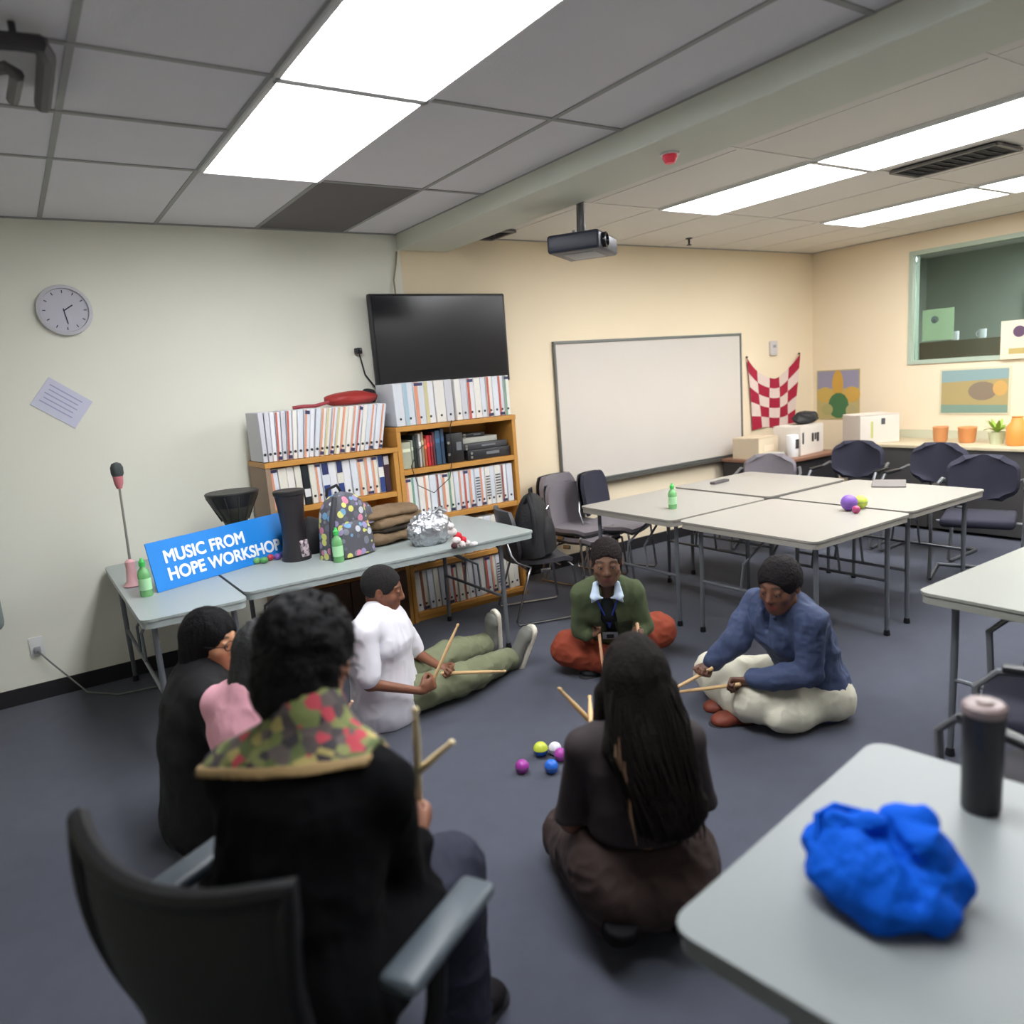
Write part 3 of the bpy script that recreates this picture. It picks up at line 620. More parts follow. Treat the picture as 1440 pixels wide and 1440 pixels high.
# ---------------------------------------------------------------- chairs
M_cgrey = mat('chair_fabric_grey', (122, 116, 122), 0.85, noise=0.06, nscale=40, bump=0.15, bscale=300); M_cshell = mat('chair_shell_black', (34, 34, 38), 0.45)
M_cnavy = mat('chair_fabric_navy', (42, 42, 58), 0.85, noise=0.06, nscale=40, bump=0.15, bscale=300); M_cplas = mat('chair_plastic_charcoal', (58, 58, 64), 0.42)
def stack_chair(label, x, y, rz, seat_m, back_m, group=None, shell=True, backtop=0.83, name='stacking_chair', seatz=0.45):
    """faces local -y"""
    t = thing(name, label, 'chair', (x, y, 0), rz, group)
    def seat(u, v):
        sx = (u - .5) * 0.47; sy = (v - .5) * 0.44; k = 1 - 0.16 * abs(2 * v - 1) ** 4
        return (sx * k * (1 - 0.06 * v), sy, seatz + 0.012 * (2 * u - 1) ** 2 - 0.035 * max(0, 1 - v * 4) ** 2 + 0.01 * v - 0.02 * math.sin(v * 3.1))
    def back(u, v):
        sx = (u - .5) * 0.46; k = 1 - 0.22 * max(0, 2 * v - 1.0) ** 3 - 0.08 * max(0, 1 - 3 * v) ** 2
        return (sx * k, 0.2 + 0.05 * v - 0.045 * (2 * u - 1) ** 2 + 0.02, backtop - 0.34 + 0.34 * v)
    B().grid(seat, 12, 12, 0.03).obj('seat', seat_m, t); B().grid(back, 12, 12, -0.03).obj('backrest', back_m, t)
    if shell:
        B().grid(lambda u, v: Vector(seat(u, v)) - Vector((0, 0, 0.036)), 10, 10, 0.012).obj('seat_shell', M_cshell, t)
        B().grid(lambda u, v: Vector(back(u, v)) + Vector((0, 0.036, 0)), 10, 10, -0.01).obj('back_shell', M_cshell, t)
    for s in (-1, 1):
        X = s * 0.235
        B().tube([(X * .85, -0.18, seatz - 0.05), (X, -0.2, seatz - 0.07), (X * 1.04, -0.235, 0.03), (X * 1.04, -0.22, 0.012), (X * 1.04, 0.22, 0.012), (X * 1.04, 0.235, 0.03), (X, 0.12, seatz - 0.08), (X * .9, 0.1, seatz - 0.05)], 0.009, 8).obj('sled_leg', M_chrome, t)
        B().tube([(X * .9, 0.1, seatz - 0.05), (X * .98, 0.2, seatz), (X * .95, 0.235, backtop - 0.3), (X * .8, 0.25, backtop - 0.22)], 0.009, 8).obj('back_upright', M_chrome, t)
        B().box((X * 1.02, 0.0, seatz - 0.075), (0.02, 0.07, 0.03), bev=0.005).obj('linking_bracket', M_chrome, t)
    B().tube([(-.2, -.12, seatz - .06), (.2, -.12, seatz - .06)], 0.008).obj('crossbar', M_chrome, t); B().tube([(-.22, .12, seatz - .075), (.22, .12, seatz - .075)], 0.008).obj('crossbar', M_chrome, t)
    return t
sx_, sy_ = 3.80, 4.78
stack_chair('grey fabric stacking chair, lower of the stack of two beside the taller bookcase', sx_ + .012, sy_ - .06, math.radians(12), M_cgrey, M_cgrey, 'grey chairs stacked beside the bookcase', backtop=0.80, seatz=0.40)
stack_chair('grey fabric stacking chair, upper of the stack of two beside the taller bookcase', sx_, sy_, math.radians(12), M_cgrey, M_cgrey, 'grey chairs stacked beside the bookcase', backtop=0.87, seatz=0.47)
stack_chair('charcoal plastic chair holding the black backpack', 3.00, 4.30, math.radians(72), M_cplas, M_cplas, shell=False, backtop=0.80)
stack_chair('navy-backed chair with grey seat tucked behind the square tables near the whiteboard', 4.12, 4.66, math.radians(24), M_cgrey, M_cnavy, backtop=0.86)
def guest_chair(label, x, y, rz, m, group, backtop=0.9, arms=True):
    t = thing('guest_chair', label, 'chair', (x, y, 0), rz, group)
    B().box((0, 0, 0.44), (0.46, 0.44, 0.07), bev=0.03, seg=3).obj('seat', m, t)
    def back(u, v):
        a = (u - .5) * 2; k = math.sqrt(max(0.30, 1 - abs(2 * v - 1) ** 4.0))
        return (a * 0.235 * k, 0.22 - 0.06 * a * a + 0.03 * v, backtop - 0.34 + 0.34 * v)
    B().grid(back, 16, 14, -0.045).obj('backrest', m, t)
    fm = mat('guest_frame', (118, 120, 124), 0.4, metal=0.5)
    for s in (-1, 1):
        B().tube([(s * .26, 0.2, 0.7), (s * .28, 0.05, 0.67), (s * .285, -.16, 0.66), (s * .285, -.22, 0.6), (s * .28, -.2, 0.3), (s * .28, -.24, 0.03), (s * .28, -.2, .014), (s * .28, .24, 0.014)], 0.013, 8).obj('side_frame', fm, t)
        if arms: B().box((s * .285, -.03, 0.675), (0.045, 0.24, 0.022), bev=0.008).obj('armrest', M_black, t)
    for q_ in ([(-.28, .24, .014), (.28, .24, .014)], [(-.26, .2, .7), (-.1, .235, .62), (.1, .235, .62), (.26, .2, .7)], [(-.27, 0, .41), (.27, 0, .41)]): B().tube(q_, .012).obj('crossbar', fm, t)
    return t
gg = 'dark padded chairs behind the square tables'
guest_chair('dark round-backed chair behind the square tables, left of the three', 6.20, 3.86, math.radians(-80), M_cnavy, gg)
guest_chair('dark round-backed chair behind the square tables, middle of the three', 6.22, 3.17, math.radians(-88), M_cnavy, gg)
guest_chair('dark round-backed chair with a pale curved frame, nearest of the three at the right end', 5.74, 2.56, math.radians(-70), M_cnavy, gg, backtop=0.88)
guest_chair('low grey-backed chair between the brown desk and the square tables', 5.62, 4.30, math.radians(-60), M_cgrey, 'grey chairs at the square tables', backtop=0.83, arms=False)
e = PZ(1490, 1000, 0.72)
guest_chair('dark chair back beyond the black tumbler at the right edge', e.x + .13, e.y - .02, math.radians(165), mat('near_chair_black', (40, 38, 44), 0.8), None, backtop=0.84)
e = PZ(1462, 900, 0.7)
guest_chair('dark chair at the near side of the empty table on the right edge', e.x + 0.06, e.y - 0.04, math.radians(200), M_cnavy, None, backtop=0.78)
# ---------------------------------------------------------------- desk, counter and boxes in the far right corner
M_brown = mat('brown_laminate', (136, 98, 78), 0.5, noise=0.08, nscale=5)
t = thing('desk', 'dark desk with a brown top in the far right corner', 'desk', (6.46, 4.77, 0))
B().box((0, 0, 0.715), (1.0, 0.72, 0.03), bev=0.004).obj('desktop', M_brown, t)
B().box((0, -0.3, 0.42), (0.9, 0.02, 0.56)).obj('modesty_panel', mat('desk_panel_dark', (46, 44, 46), 0.6), t)
for s in (-1, 1): B().box((s * 0.47, 0, 0.35), (0.03, 0.66, 0.7)).obj('end_panel', mat('desk_panel_dark', (46, 44, 46)), t)
t = thing('counter', 'pale counter running along the right wall under the posters', 'counter', (7.29, 1.9, 0))
B().box((0, 0, 0.785), (0.62, 5.0, 0.03), bev=0.004).obj('countertop', mat('counter_laminate', (205, 190, 160), 0.45, noise=.03), t)
B().box((0.3, 0, 0.84), (0.02, 5.0, 0.08)).obj('backsplash', mat('counter_splash', (200, 200, 176), 0.5), t)
for k in range(6): 
    o = B().box((-0.02, -2.08 + k * 0.83, 0.40), (0.55, 0.81, 0.74), bev=0.004, seg=1).obj('cabinet', mat('counter_cabinet_dark', (66, 64, 64), 0.6), t)
    B().tube([(-.31, -1.8 + k * 0.83, 0.62), (-.325, -1.8 + k * .83, .6), (-.325, -1.8 + k * .83, .52), (-.31, -1.8 + k * .83, .5)], .005).obj('handle', M_chrome, o)
def carton(label, x, y, z, w_, d_, h_, rz, prints, col=(222, 212, 200)):
    t = thing('cardboard_box', label, 'box', (x, y, z), rz); m = mat('carton_%d' % col[0], col, 0.75, noise=0.02)
    B().box((0, 0, h_ / 2), (w_, d_, h_), bev=0.003, seg=1).obj('carton', m, t, smooth=False)
    for s in (-1, 1): B().box((0, s * d_ * .26, h_ + 0.004), (w_, d_ * 0.46, 0.005), rx=s * 0.04).obj('flap', m, t, smooth=False)
    for px_, pz_, pw, ph_, c_ in prints:
        B().box((px_ * w_, -d_ / 2 - 0.001, pz_ * h_), (pw * w_, 0.002, ph_ * h_)).obj('print', mat('print_%d_%d' % (c_[0], c_[1]), c_, 0.7), t, smooth=False)
    return t
carton('white box with black print on the desk in the corner, left of two', 6.62, 4.68, 0.73, 0.44, 0.3, 0.28, math.radians(6), [(0.02, .58, .09, .3, (60, 56, 56)), (0.14, .6, .08, .24, (70, 66, 66)), (0.25, .56, .1, .32, (60, 56, 56)), (-0.4, .6, .07, .4, (70, 66, 64))])
carton('white box with a dark emblem, right of two beside the corner desk', 7.14, 4.22, 0.802, 0.40, 0.34, 0.27, math.radians(-30), [(0.08, .78, .1, .22, (70, 76, 80)), (-.2, .5, .06, .6, (196, 200, 120))])
carton('small tan carton with papers at the left end of the corner desk', 6.18, 4.86, 0.73, 0.34, 0.3, 0.2, math.radians(4), [(0, .5, .5, .3, (226, 206, 180))], (214, 196, 168))
t = thing('paper_stack', 'loose grey papers on the corner desk in front of the tan carton', 'papers', (6.08, 4.62, 0.73))
for k in range(5): B().box((0.01 * k, 0.006 * k, 0.004 + 0.012 * k), (0.24, 0.18, 0.01), rz=0.1 * k - 0.2, bev=.001, seg=1).obj('sheet', mat('paper_grey', (186, 186, 176)), t, smooth=False)
t = thing('white_tub', 'small white tub with black marks on the corner desk', 'tub', (6.34, 4.55, 0.73)); B().lathe([(0.05, 0), (0.056, 0.01), (0.06, 0.2), (0.056, 0.215), (0.03, 0.22)], 20).obj('tub', M_white, t); B().box((0, -.058, .13), (.05, .006, .09), bev=.002).obj('mark', mat('print_60_56', (60, 56, 56)), t)
lumpy('black_bag', 'crumpled black bag on top of the white boxes in the corner', 'bag', (6.74, 4.68, 1.02), (0.17, 0.1, 0.075), mat('black_nylon', (34, 34, 38)), 0.16, 8)
def counter_item(label, px, py, kind, col, sc):
    p = PX(px, py, 7.35); z = 0.8
    t = thing(kind, label, kind.split('_')[-1], (7.3, p.y, z)); return t
for i, (yy, nm, col, s) in enumerate(((3.62, 'orange plastic pot on the counter, farther of two near the poster', (216, 150, 96), .06), (3.38, 'orange plastic pot on the counter, nearer of two under the poster', (222, 150, 92), .07))):
    t = thing('plastic_pot', nm, 'pot', (7.3, yy, 0.8)); B().lathe([(s * .8, 0), (s, .02), (s * 1.1, 0.13), (s * 1.16, .135), (s * 1.12, .145), (s, .14), (s * .9, .02)], 20, cap=False).obj('pot', mat('orange_plastic%d' % i, col, 0.5), t)
t = thing('potted_plant', 'small leafy green plant in a pale pot on the counter at the right edge', 'plant', (7.28, 3.12, 0.8))
B().lathe([(0.05, 0), (0.07, .1), (.074, .105), (0, .1)], 16).obj('pot', mat('pot_pale', (206, 214, 180), .6), t)
for k in range(14):
    a = k * 2.4; r = .05 + .05 * (k % 3) / 2; b = B(); b.grid(lambda u, v: ((r * v + .05 * v) * math.cos(a) - (u - .5) * .04 * math.sin(math.pi * v) * math.sin(a), (r * v + .05 * v) * math.sin(a) + (u - .5) * .04 * math.sin(math.pi * v) * math.cos(a), .1 + .12 * v - .06 * v * v * (k % 3)), 2, 5, 0.001).obj('leaf', mat('leaf_green', (150, 180, 70), .6), t)
t = thing('orange_jug', 'tall orange jug on the counter at the right edge of the picture', 'jug', (7.2, 2.93, 0.8))
B().lathe([(0.07, 0), (0.08, .02), (.08, .16), (.05, .2), (.04, .24), (.045, .25), (0, .25)], 20).obj('jug_body', mat('orange_jug', (226, 150, 70), .5), t); B().tube([(0, -.075, .16), (0, -.12, .15), (0, -.12, .07), (0, -.078, .05)], .01).obj('handle', mat('orange_jug', (226, 150, 70)), t)
# ---------------------------------------------------------------- small things on the tables
M_signb = mat('sign_blue', (20, 132, 222), 0.5); M_letter = mat('sign_white', (240, 244, 250), 0.6)
sl = PZ(222, 834, TH); sr = PZ(398, 782, TH)
sd = sr - sl; ang = math.atan2(sd.y, sd.x); L = 0.86
t = thing('blue_sign', 'blue sign board with white lettering propped on the narrow table', 'sign', (sl.x, sl.y, TH), ang)
tilt = Matrix.Rotation(math.radians(-12), 4, 'X')
H_ = 0.262
b = B().box((L / 2, 0.0, H_ / 2), (L, 0.008, H_), bev=0.002, seg=1); b.bm.transform(tilt); b.obj('board', M_signb, t, smooth=False)
for s_, z_ in (('MUSIC FROM', 0.140), ('HOPE WORKSHOP', 0.046)):
    Mt = tilt @ Matrix.Translation((0.078, -0.0055, z_)) @ Matrix.Rotation(math.radians(90), 4, 'X') @ Matrix.Diagonal((1.0, 1.08, 1, 1))
    text_part('lettering', s_, 0.086, M_letter, t, Mt, thick=0.0028)
for xx in (0.2, 0.7): B().box((xx, 0.075, 0.06), (0.02, 0.1, 0.12), bev=0.003).obj('easel_foot', M_signb, t)
# toy microphone on a thin stand
mp = PZ(188, 824, TH); t = thing('microphone_stand', 'pink and grey microphone on a thin tilted stand at the left end of the table', 'microphone', mp)
top = PY(163, 652, mp.y - 0.0) - mp
B().lathe([(0.045, 0), (0.05, .008), (.03, .03), (.024, .10), (.026, .135), (.012, .15)], 20).obj('base', mat('mic_pink', (222, 170, 174), .5), t)
q = top.normalized(); B().tube([q * 0.13, top * 0.5, top * 0.88], [0.007, 0.006, 0.006], 8).obj('pole', mat('mic_pole', (150, 146, 138), .35, metal=.4), t)
B().tube([top * .80, top * .84, top * .9], [.013, .022, .026], 14).obj('handle', mat('mic_pink2', (200, 120, 128), .5), t)
B().tube([top * .895, top * .92, top * 0.97, top * 1.0, top * 1.01], [.024, .031, .031, .022, .006], 14).obj('grille', mat('mic_grille', (78, 84, 84), .5, metal=.4, bump=.6, bscale=300), t)
M_green = mat('green_bottle_plastic', (150, 226, 150), 0.15, trans=0.5); M_gcap = mat('green_cap', (70, 190, 90), .4); M_blab = mat('bottle_label', (170, 220, 170), .5)
def bottle(label, p, h=0.17, s=1.0, pump=False):
    t = thing('green_bottle', label, 'bottle', p, 0)
    B().lathe([(0.0, 0), (.026 * s, 0), (.029 * s, .006), (.029 * s, h * .58), (.024 * s, h * .68), (.012 * s, h * .76), (.012 * s, h * .8)], 20, cap=False).obj('body', M_green, t)
    B().lathe([(0.0298 * s, h * .18), (.0298 * s, h * .48)], 20, cap=False).obj('paper_label', M_blab, t)
    B().lathe([(0.015 * s, h * .79), (.0155 * s, h * .9), (.009 * s, h * .93), (.006 * s, h), (0, h)], 16).obj('cap', M_gcap, t)
bottle('green bottle at the left end of the table beside the blue sign', PZ(207, 838, TH), 0.2, 1.05)
bottle('green bottle in front of the patterned backpack', PZ(477, 790, TH), 0.2, 1.05)
bottle('green bottle standing on the square tables near the whiteboard', PZ(946, 715, TH), 0.175, 1.0)
# drums
dj = PZ(330, 782, TH); t = thing('goblet_drum', 'dark goblet drum with a wide black bowl behind the blue sign', 'drum', (dj.x - .04, 4.78, TH))
t.location = (PY(327, 700, 4.59).x, 4.59, TH); ht = PY(327, 692, 4.59).z - TH
B().lathe([(0.075, 0), (.075, .012), (.055, ht * .3), (.05, ht * .45), (.075, ht * .62), (.118, ht * .80)], 32).obj('drum_shell', mat('drum_olive', (70, 68, 58), .5, noise=.1, nscale=10), t)
B().lathe([(.118, ht * .80), (.142, ht * .92), (.15, ht * .96), (.155, ht), (.148, ht + .006), (0.0, ht + .004)], 32, cap=False).obj('rim_band', mat('drum_black', (30, 30, 32), .45), t)
for k in range(12):
    a = 2 * math.pi * k / 12; B().tube([(.15 * math.cos(a), .15 * math.sin(a), ht * .96), (.078 * math.cos(a), .078 * math.sin(a), ht * .6)], .0035, 6).obj('rope', mat('drum_rope', (50, 50, 48), .7), t)
dp = PZ(418, 786, TH); t = thing('conga_drum', 'tall narrow black drum standing between the sign and the patterned backpack', 'drum', dp)
B().lathe([(.085, 0), (.086, .01), (.07, .1), (.066, .2), (.078, .33), (.086, .39)], 28).obj('drum_shell', mat('drum_charcoal', (44, 40, 44), .45, noise=.1, nscale=8), t)
B().lathe([(.086, .385), (.091, .39), (.091, .41), (.085, .415), (0, .412)], 28, cap=False).obj('rim_band', mat('drum_black', (30, 30, 32)), t)
B().box((0.03, -.07, .07), (.055, .02, .1), bev=.008, rz=.3).obj('printed_patch', voro_mat('patch_print', [(170, 150, 158), (210, 190, 196), (90, 80, 90)], 60), t)
bk = PZ(447, 782, TH); lumpy('black_bag', 'squat black bag behind the tall drum and the patterned backpack', 'bag', (bk.x + .02, bk.y + .14, TH), (.13, .1, .13), mat('black_cloth', (28, 27, 30), .8, bump=.3), .1, 12)
# small coloured things in front of the drums
cols = [((90, 160, 90), 'green', 372, 792), ((190, 60, 80), 'crimson', 381, 788), ((120, 80, 160), 'purple', 391, 787), ((70, 110, 190), 'blue', 398, 784), ((200, 90, 110), 'rose', 385, 781), ((110, 170, 100), 'leaf-green', 362, 793)]
for i, (c_, nm, px, py) in enumerate(cols):
    p = PZ(px, py, TH); t = thing('shaker_egg', '%s egg shaker lying in the heap at the foot of the sign' % nm, 'shaker', (p.x, p.y, TH + .019), i * .7, 'egg shakers by the sign')
    B().sphere((0, 0, 0), .019, 14, (1.3, 1, 1)).obj('shell', mat('egg_' + nm, c_, .35), t)
p = PZ(412, 785, TH); t = thing('snack_packet', 'small orange and white packet lying before the tall drum', 'packet', p, .5)
B().box((0, 0, .012), (.1, .05, .022), bev=.009, seg=3).obj('wrapper', mat('packet_orange', (214, 110, 80), .35), t); B().box((0, 0, .0235), (.05, .034, .002)).obj('label_patch', M_white, t)
# patterned backpack
def soft_box(b, w_, d_, h_, taper=0.75, top=0.3, n=18, wav=0.0, seed=0):
    rs = np.random.RandomState(seed); ph = rs.rand(6) * 6.28
    def fn(u, v):
        a = u * 2 * math.pi; z = v
        k = 1 - (1 - taper) * z ** 1.6; cap = math.sqrt(max(0.0, 1 - max(0, (z - (1 - top)) / top) ** 2.4))
        r = 1 / (abs(math.cos(a)) ** 3.2 + abs(math.sin(a)) ** 3.2) ** (1 / 3.2)
        f = (1 + wav * math.sin(3 * a + 5 * z + ph[0]) * math.sin(6 * z + ph[1]))
        return (w_ / 2 * r * math.cos(a) * k * max(cap, .02) * f, d_ / 2 * r * math.sin(a) * k * max(cap, .02) * f, h_ * z)
    b.grid(fn, 36, n); return b
bpP = PZ(498, 783, TH); t = thing('patterned_backpack', 'grey backpack printed with flowers, yellow dots and pink shapes standing on the table', 'backpack', (bpP.x, bpP.y + .1, TH), math.radians(18))
M_print = voro_mat('backpack_print', [(120, 122, 134), (206, 206, 120), (150, 138, 180), (206, 130, 155), (110, 155, 190), (98, 98, 110), (190, 192, 200), (206, 204, 110)], 24, .75, (84, 84, 92), 1.0, 0.50)
soft_box(B(), .33, .19, .38, .74, .35, wav=.02).obj('main_pouch', M_print, t)
o = soft_box(B(), .25, .09, .2, .85, .4, wav=.02).obj('front_pocket', M_print, t); o.location = (0, -.09, .012)
B().tube([(-.08, .03, .36), (-.07, .03, .40), (0, .03, .415), (.03, .03, .37)], .009).obj('carry_loop', M_black, t)
B().tube([(-.095, -.06, .36), (-.14, -.075, .25), (-.16, -.08, .1), (-.15, -.06, .02)], .016).obj('shoulder_strap', mat('strap_charcoal', (60, 60, 66), .7), t)
o = soft_box(B(), .11, .1, .13, .8, .5).obj('side_pocket', M_print, t); o.location = (.155, 0, .16)
# silver bag
sv = PZ(612, 766, TH); M_silver = mat('silver_foil', (176, 178, 184), .28, metal=.85, bump=.9, bscale=38)
t = lumpy('silver_bag', 'crumpled shiny silver bag on the end of the long table', 'bag', (sv.x, sv.y + .05, TH), (.15, .10, .12), M_silver, .16, 31, freq=8)
B().tube([(.02, -.02, .19), (.06, -.03, .215), (.1, -.04, .19)], .012).obj('bag_neck', M_silver, t)
pp = PZ(655, 768, TH); t = thing('plush_keyring', 'small red and white plush toys spilling from the silver bag', 'plush toy', (pp.x - .04, pp.y, TH), .2)
M_pr = mat('plush_red', (206, 34, 50), .7); M_pw = mat('plush_white', (226, 216, 214), .8)
for k, (x, y, z, r, m_) in enumerate(((-.04, .01, .1, .028, M_pw), (-.01, .0, .07, .027, M_pr), (.02, -.01, .045, .022, M_pr), (-.03, -.01, .05, .026, M_pw), (0, -.02, .022, .022, M_pw), (.045, -.02, .02, .018, M_pw), (-.055, .0, .14, .02, M_pw), (-.05, -.01, .022, .02, mat('plush_dark', (70, 34, 40), .8)))):
    B().sphere((x, y, z), r, 12, (1, 1, .9)).obj(('plush_head', 'plush_body', 'plush_arm')[k % 3], m_, t)
B().box((.075, -.045, .012), (.035, .03, .02), bev=.006).obj('tag', M_white, t)
# things on the square tables
def ball(name, label, p, cols_, r=.03, group=None, rz=0):
    t = thing(name, label, 'ball', (p.x, p.y, p.z + r), rz, group)
    for i, c_ in enumerate(cols_):
        b = B(); n = len(cols_)
        b.sphere((0, 0, 0), r, 16)
        if n == 2:
            g = bmesh.ops.bisect_plane(b.bm, geom=b.bm.verts[:] + b.bm.edges[:] + b.bm.faces[:], plane_co=(0, 0, 0), plane_no=(.0, 0, 1 if i else -1), clear_outer=True)
        b.obj('half_shell' if n == 2 else 'shell', mat('ball_%d_%d_%d' % c_, c_, .35), t)
    B().tube([(r * 1.003 * math.cos(a), r * 1.003 * math.sin(a), 0) for a in [2 * math.pi * k / 24 for k in range(24)]], .0012, 5, closed=True).obj('seam', mat('ball_seam', (70, 70, 90), .6), t)
    return t
ball('purple_ball', 'purple ball beside a yellow one on the square tables', PZ(1194, 718, TH), [(124, 84, 176)], .05)
ball('yellow_ball', 'yellow-green ball beside the purple one on the square tables', PZ(1210, 715, TH), [(190, 206, 80)], .042)
ball('crimson_ball', 'small crimson ball wedged between the purple and yellow balls', PZ(1204, 722, TH), [(176, 60, 110)], .024)
p = PZ(1012, 679, TH); t = thing('remote_control', 'dark remote lying on the far left of the square tables', 'remote', (p.x, p.y, TH), .1); B().box((0, 0, .01), (.2, .05, .02), bev=.006).obj('casing', mat('remote_dark', (86, 80, 84), .5), t); B().box((.03, 0, .0205), (.09, .03, .002)).obj('buttons', M_black, t)
p = PZ(1250, 681, TH); t = thing('dark_folder', 'dark folder lying at the far right of the square tables', 'folder', (p.x, p.y, TH), .5); B().box((0, 0, .006), (.3, .22, .012), bev=.003, seg=1).obj('cover', mat('folder_grey', (120, 114, 112), .6), t)
# balls on the carpet
gb = 'ball shakers on the carpet inside the circle'
for nm, lab, px, py, cc_, r in (('yellow_blue_ball', 'ball half yellow-green and half blue on the carpet, farthest of the heap', 761, 1063, [(196, 210, 70), (30, 96, 190)], .034),
                             ('white_ball', 'white ball on the carpet behind the magenta one', 781, 1061, [(222, 220, 232)], .030),
                             ('magenta_ball', 'magenta ball touching the white ball on the carpet', 789, 1070, [(170, 64, 160)], .030),
                             ('blue_ball', 'blue ball on the carpet in front of the white one', 776, 1087, [(34, 104, 206)], .031),
                             ('magenta_ball', 'magenta ball lying alone on the carpet, leftmost of the heap', 735, 1087, [(156, 52, 150)], .031)):
    ball(nm, lab, PZ(px, py, 0), cc_, r, gb)
# near table: tumbler and blue bag
tp = PZ(1386, 1140, TH); t = thing('tumbler', 'tall black tumbler with a pale lid on the near table', 'tumbler', (tp.x + .0, tp.y + .01, TH))
B().lathe([(0, 0), (.034, 0), (.037, .006), (.039, .19), (.039, .215), (.037, .222)], 36, cap=False).obj('body', mat('tumbler_black', (24, 25, 32), .4), t)
B().lathe([(.0385, .214), (.040, .218), (.040, .232), (.034, .238), (0, .236)], 36, cap=False).obj('lid', mat('tumbler_lid', (140, 122, 120), .4), t)
B().lathe([(0, .236), (.016, .236), (.015, .243), (0, .244)], 16, cap=False).obj('lid_plug', mat('tumbler_plug', (150, 134, 130), .4), t)
# ---------------------------------------------------------------- implicit-surface modeller
def vnoise(p, f, seed=0):
    q = p * f + seed * 17.3; i = np.floor(q).astype(np.int64); t = q - i; t = t * t * (3 - 2 * t)
    def hsh(a, b_, c): 
        n = (a * 73856093) ^ (b_ * 19349663) ^ (c * 83492791) ^ (seed * 2654435)
        n = (n ^ (n >> 13)) * 1274126177 & 0x7fffffff
        return ((n ^ (n >> 16)) & 0xffff) / 65535.0
    r = 0
    for dx in (0, 1):
        for dy in (0, 1):
            for dz in (0, 1):
                w_ = (t[:, 0] if dx else 1 - t[:, 0]) * (t[:, 1] if dy else 1 - t[:, 1]) * (t[:, 2] if dz else 1 - t[:, 2])
                r = r + w_ * hsh(i[:, 0] + dx, i[:, 1] + dy, i[:, 2] + dz)
    return r * 2 - 1
A3_ = lambda v: np.array(v, float)
def unit(v): v = np.asarray(v, float); return v / (np.linalg.norm(v) + 1e-9)
class S:
    def __init__(s): s.p = []
    def cone(s, a, b, ra, rb=None, k=0.02, op='+'):
        rb = ra if rb is None else rb; a = np.array(a, float); b = np.array(b, float); R_ = max(ra, rb)
        def f(P):
            ab = b - a; t = np.clip(((P - a) @ ab) / (ab @ ab + 1e-12), 0, 1); return np.linalg.norm(P - a - t[..., None] * ab, axis=-1) - (ra + (rb - ra) * t)
        s.p.append((f, np.minimum(a, b) - R_, np.maximum(a, b) + R_, k, op)); return s
    def ell(s, c, r, ax=None, k=0.02, op='+'):
        c = np.array(c, float); r = np.array(r, float); A_ = np.eye(3) if ax is None else np.array(ax, float)
        def f(P):
            q = (P - c) @ A_.T; k0 = np.linalg.norm(q / r, axis=-1); k1 = np.linalg.norm(q / (r * r), axis=-1); return k0 * (k0 - 1) / (k1 + 1e-9)
        R_ = max(r); s.p.append((f, c - R_, c + R_, k, op)); return s
    def slab(s, a, b, lat, wa, da, wb, db, k=0.03, op='+'):
        """elliptic capsule a->b, half-widths w along lat, d across"""
        a = np.array(a, float); b = np.array(b, float); ab = b - a; L = np.linalg.norm(ab); w_ = ab / L; lat = np.array(lat, float); lat = unit(lat - w_ * (lat @ w_)); dp_ = np.cross(w_, lat)
        def f(P):
            q = P - a; h = q @ w_; t = np.clip(h / L, 0, 1); W_ = wa + (wb - wa) * t; D_ = da + (db - da) * t; o = np.abs(h - t * L); m = np.minimum(W_, D_)
            u = q @ lat; v = q @ dp_; k0 = np.sqrt((u / W_) ** 2 + (v / D_) ** 2 + (o / m) ** 2); k1 = np.sqrt((u / W_ ** 2) ** 2 + (v / D_ ** 2) ** 2 + (o / m ** 2) ** 2)
            return k0 * (k0 - 1) / (k1 + 1e-9)
        R_ = max(wa, da, wb, db); s.p.append((f, np.minimum(a, b) - R_, np.maximum(a, b) + R_, k, op)); return s
    def cut(s, pt, n, k=0.0):
        """remove the half space on the side of n"""
        pt = np.array(pt, float); n = unit(n); s.p.append((lambda P: -((P - pt) @ n), None, None, k, 'c')); return s
    def mesh(s, h, off=0.0):
        lo = np.min([p[1] for p in s.p if p[4] == '+'], axis=0) - 3 * h - off; hi = np.max([p[2] for p in s.p if p[4] == '+'], axis=0) + 3 * h + off
        n = np.ceil((hi - lo) / h).astype(int) + 1
        ax_ = [lo[i] + h * np.arange(n[i]) for i in range(3)]; D = np.full(n, 0.25, np.float32)
        for f, a, b, k, op in s.p:
            if a is None: i0 = np.zeros(3, int); i1 = n
            else:
                m = k * 1.2 + 2 * h; i0 = np.clip(((a - m - lo) / h).astype(int), 0, n); i1 = np.clip(np.ceil((b + m - lo) / h).astype(int) + 1, 0, n)
            if (i1 <= i0).any(): continue
            sl_ = tuple(slice(i0[i], i1[i]) for i in range(3))
            G = np.stack(np.meshgrid(*[ax_[i][i0[i]:i1[i]] for i in range(3)], indexing='ij'), -1); d = f(G).astype(np.float32); o = D[sl_]
            if op == '+':
                if k > 0: hh = np.maximum(k - np.abs(d - o), 0) / k; D[sl_] = np.minimum(d, o) - hh * hh * k * 0.25
                else: D[sl_] = np.minimum(d, o)
            elif op == '-':
                if k > 0: hh = np.maximum(k - np.abs(-d - o), 0) / k; D[sl_] = np.maximum(-d, o) + hh * hh * k * 0.25
                else: D[sl_] = np.maximum(o, -d)
            else: D[sl_] = np.maximum(o, -d)
        D -= off
        return nets(D, lo, h)
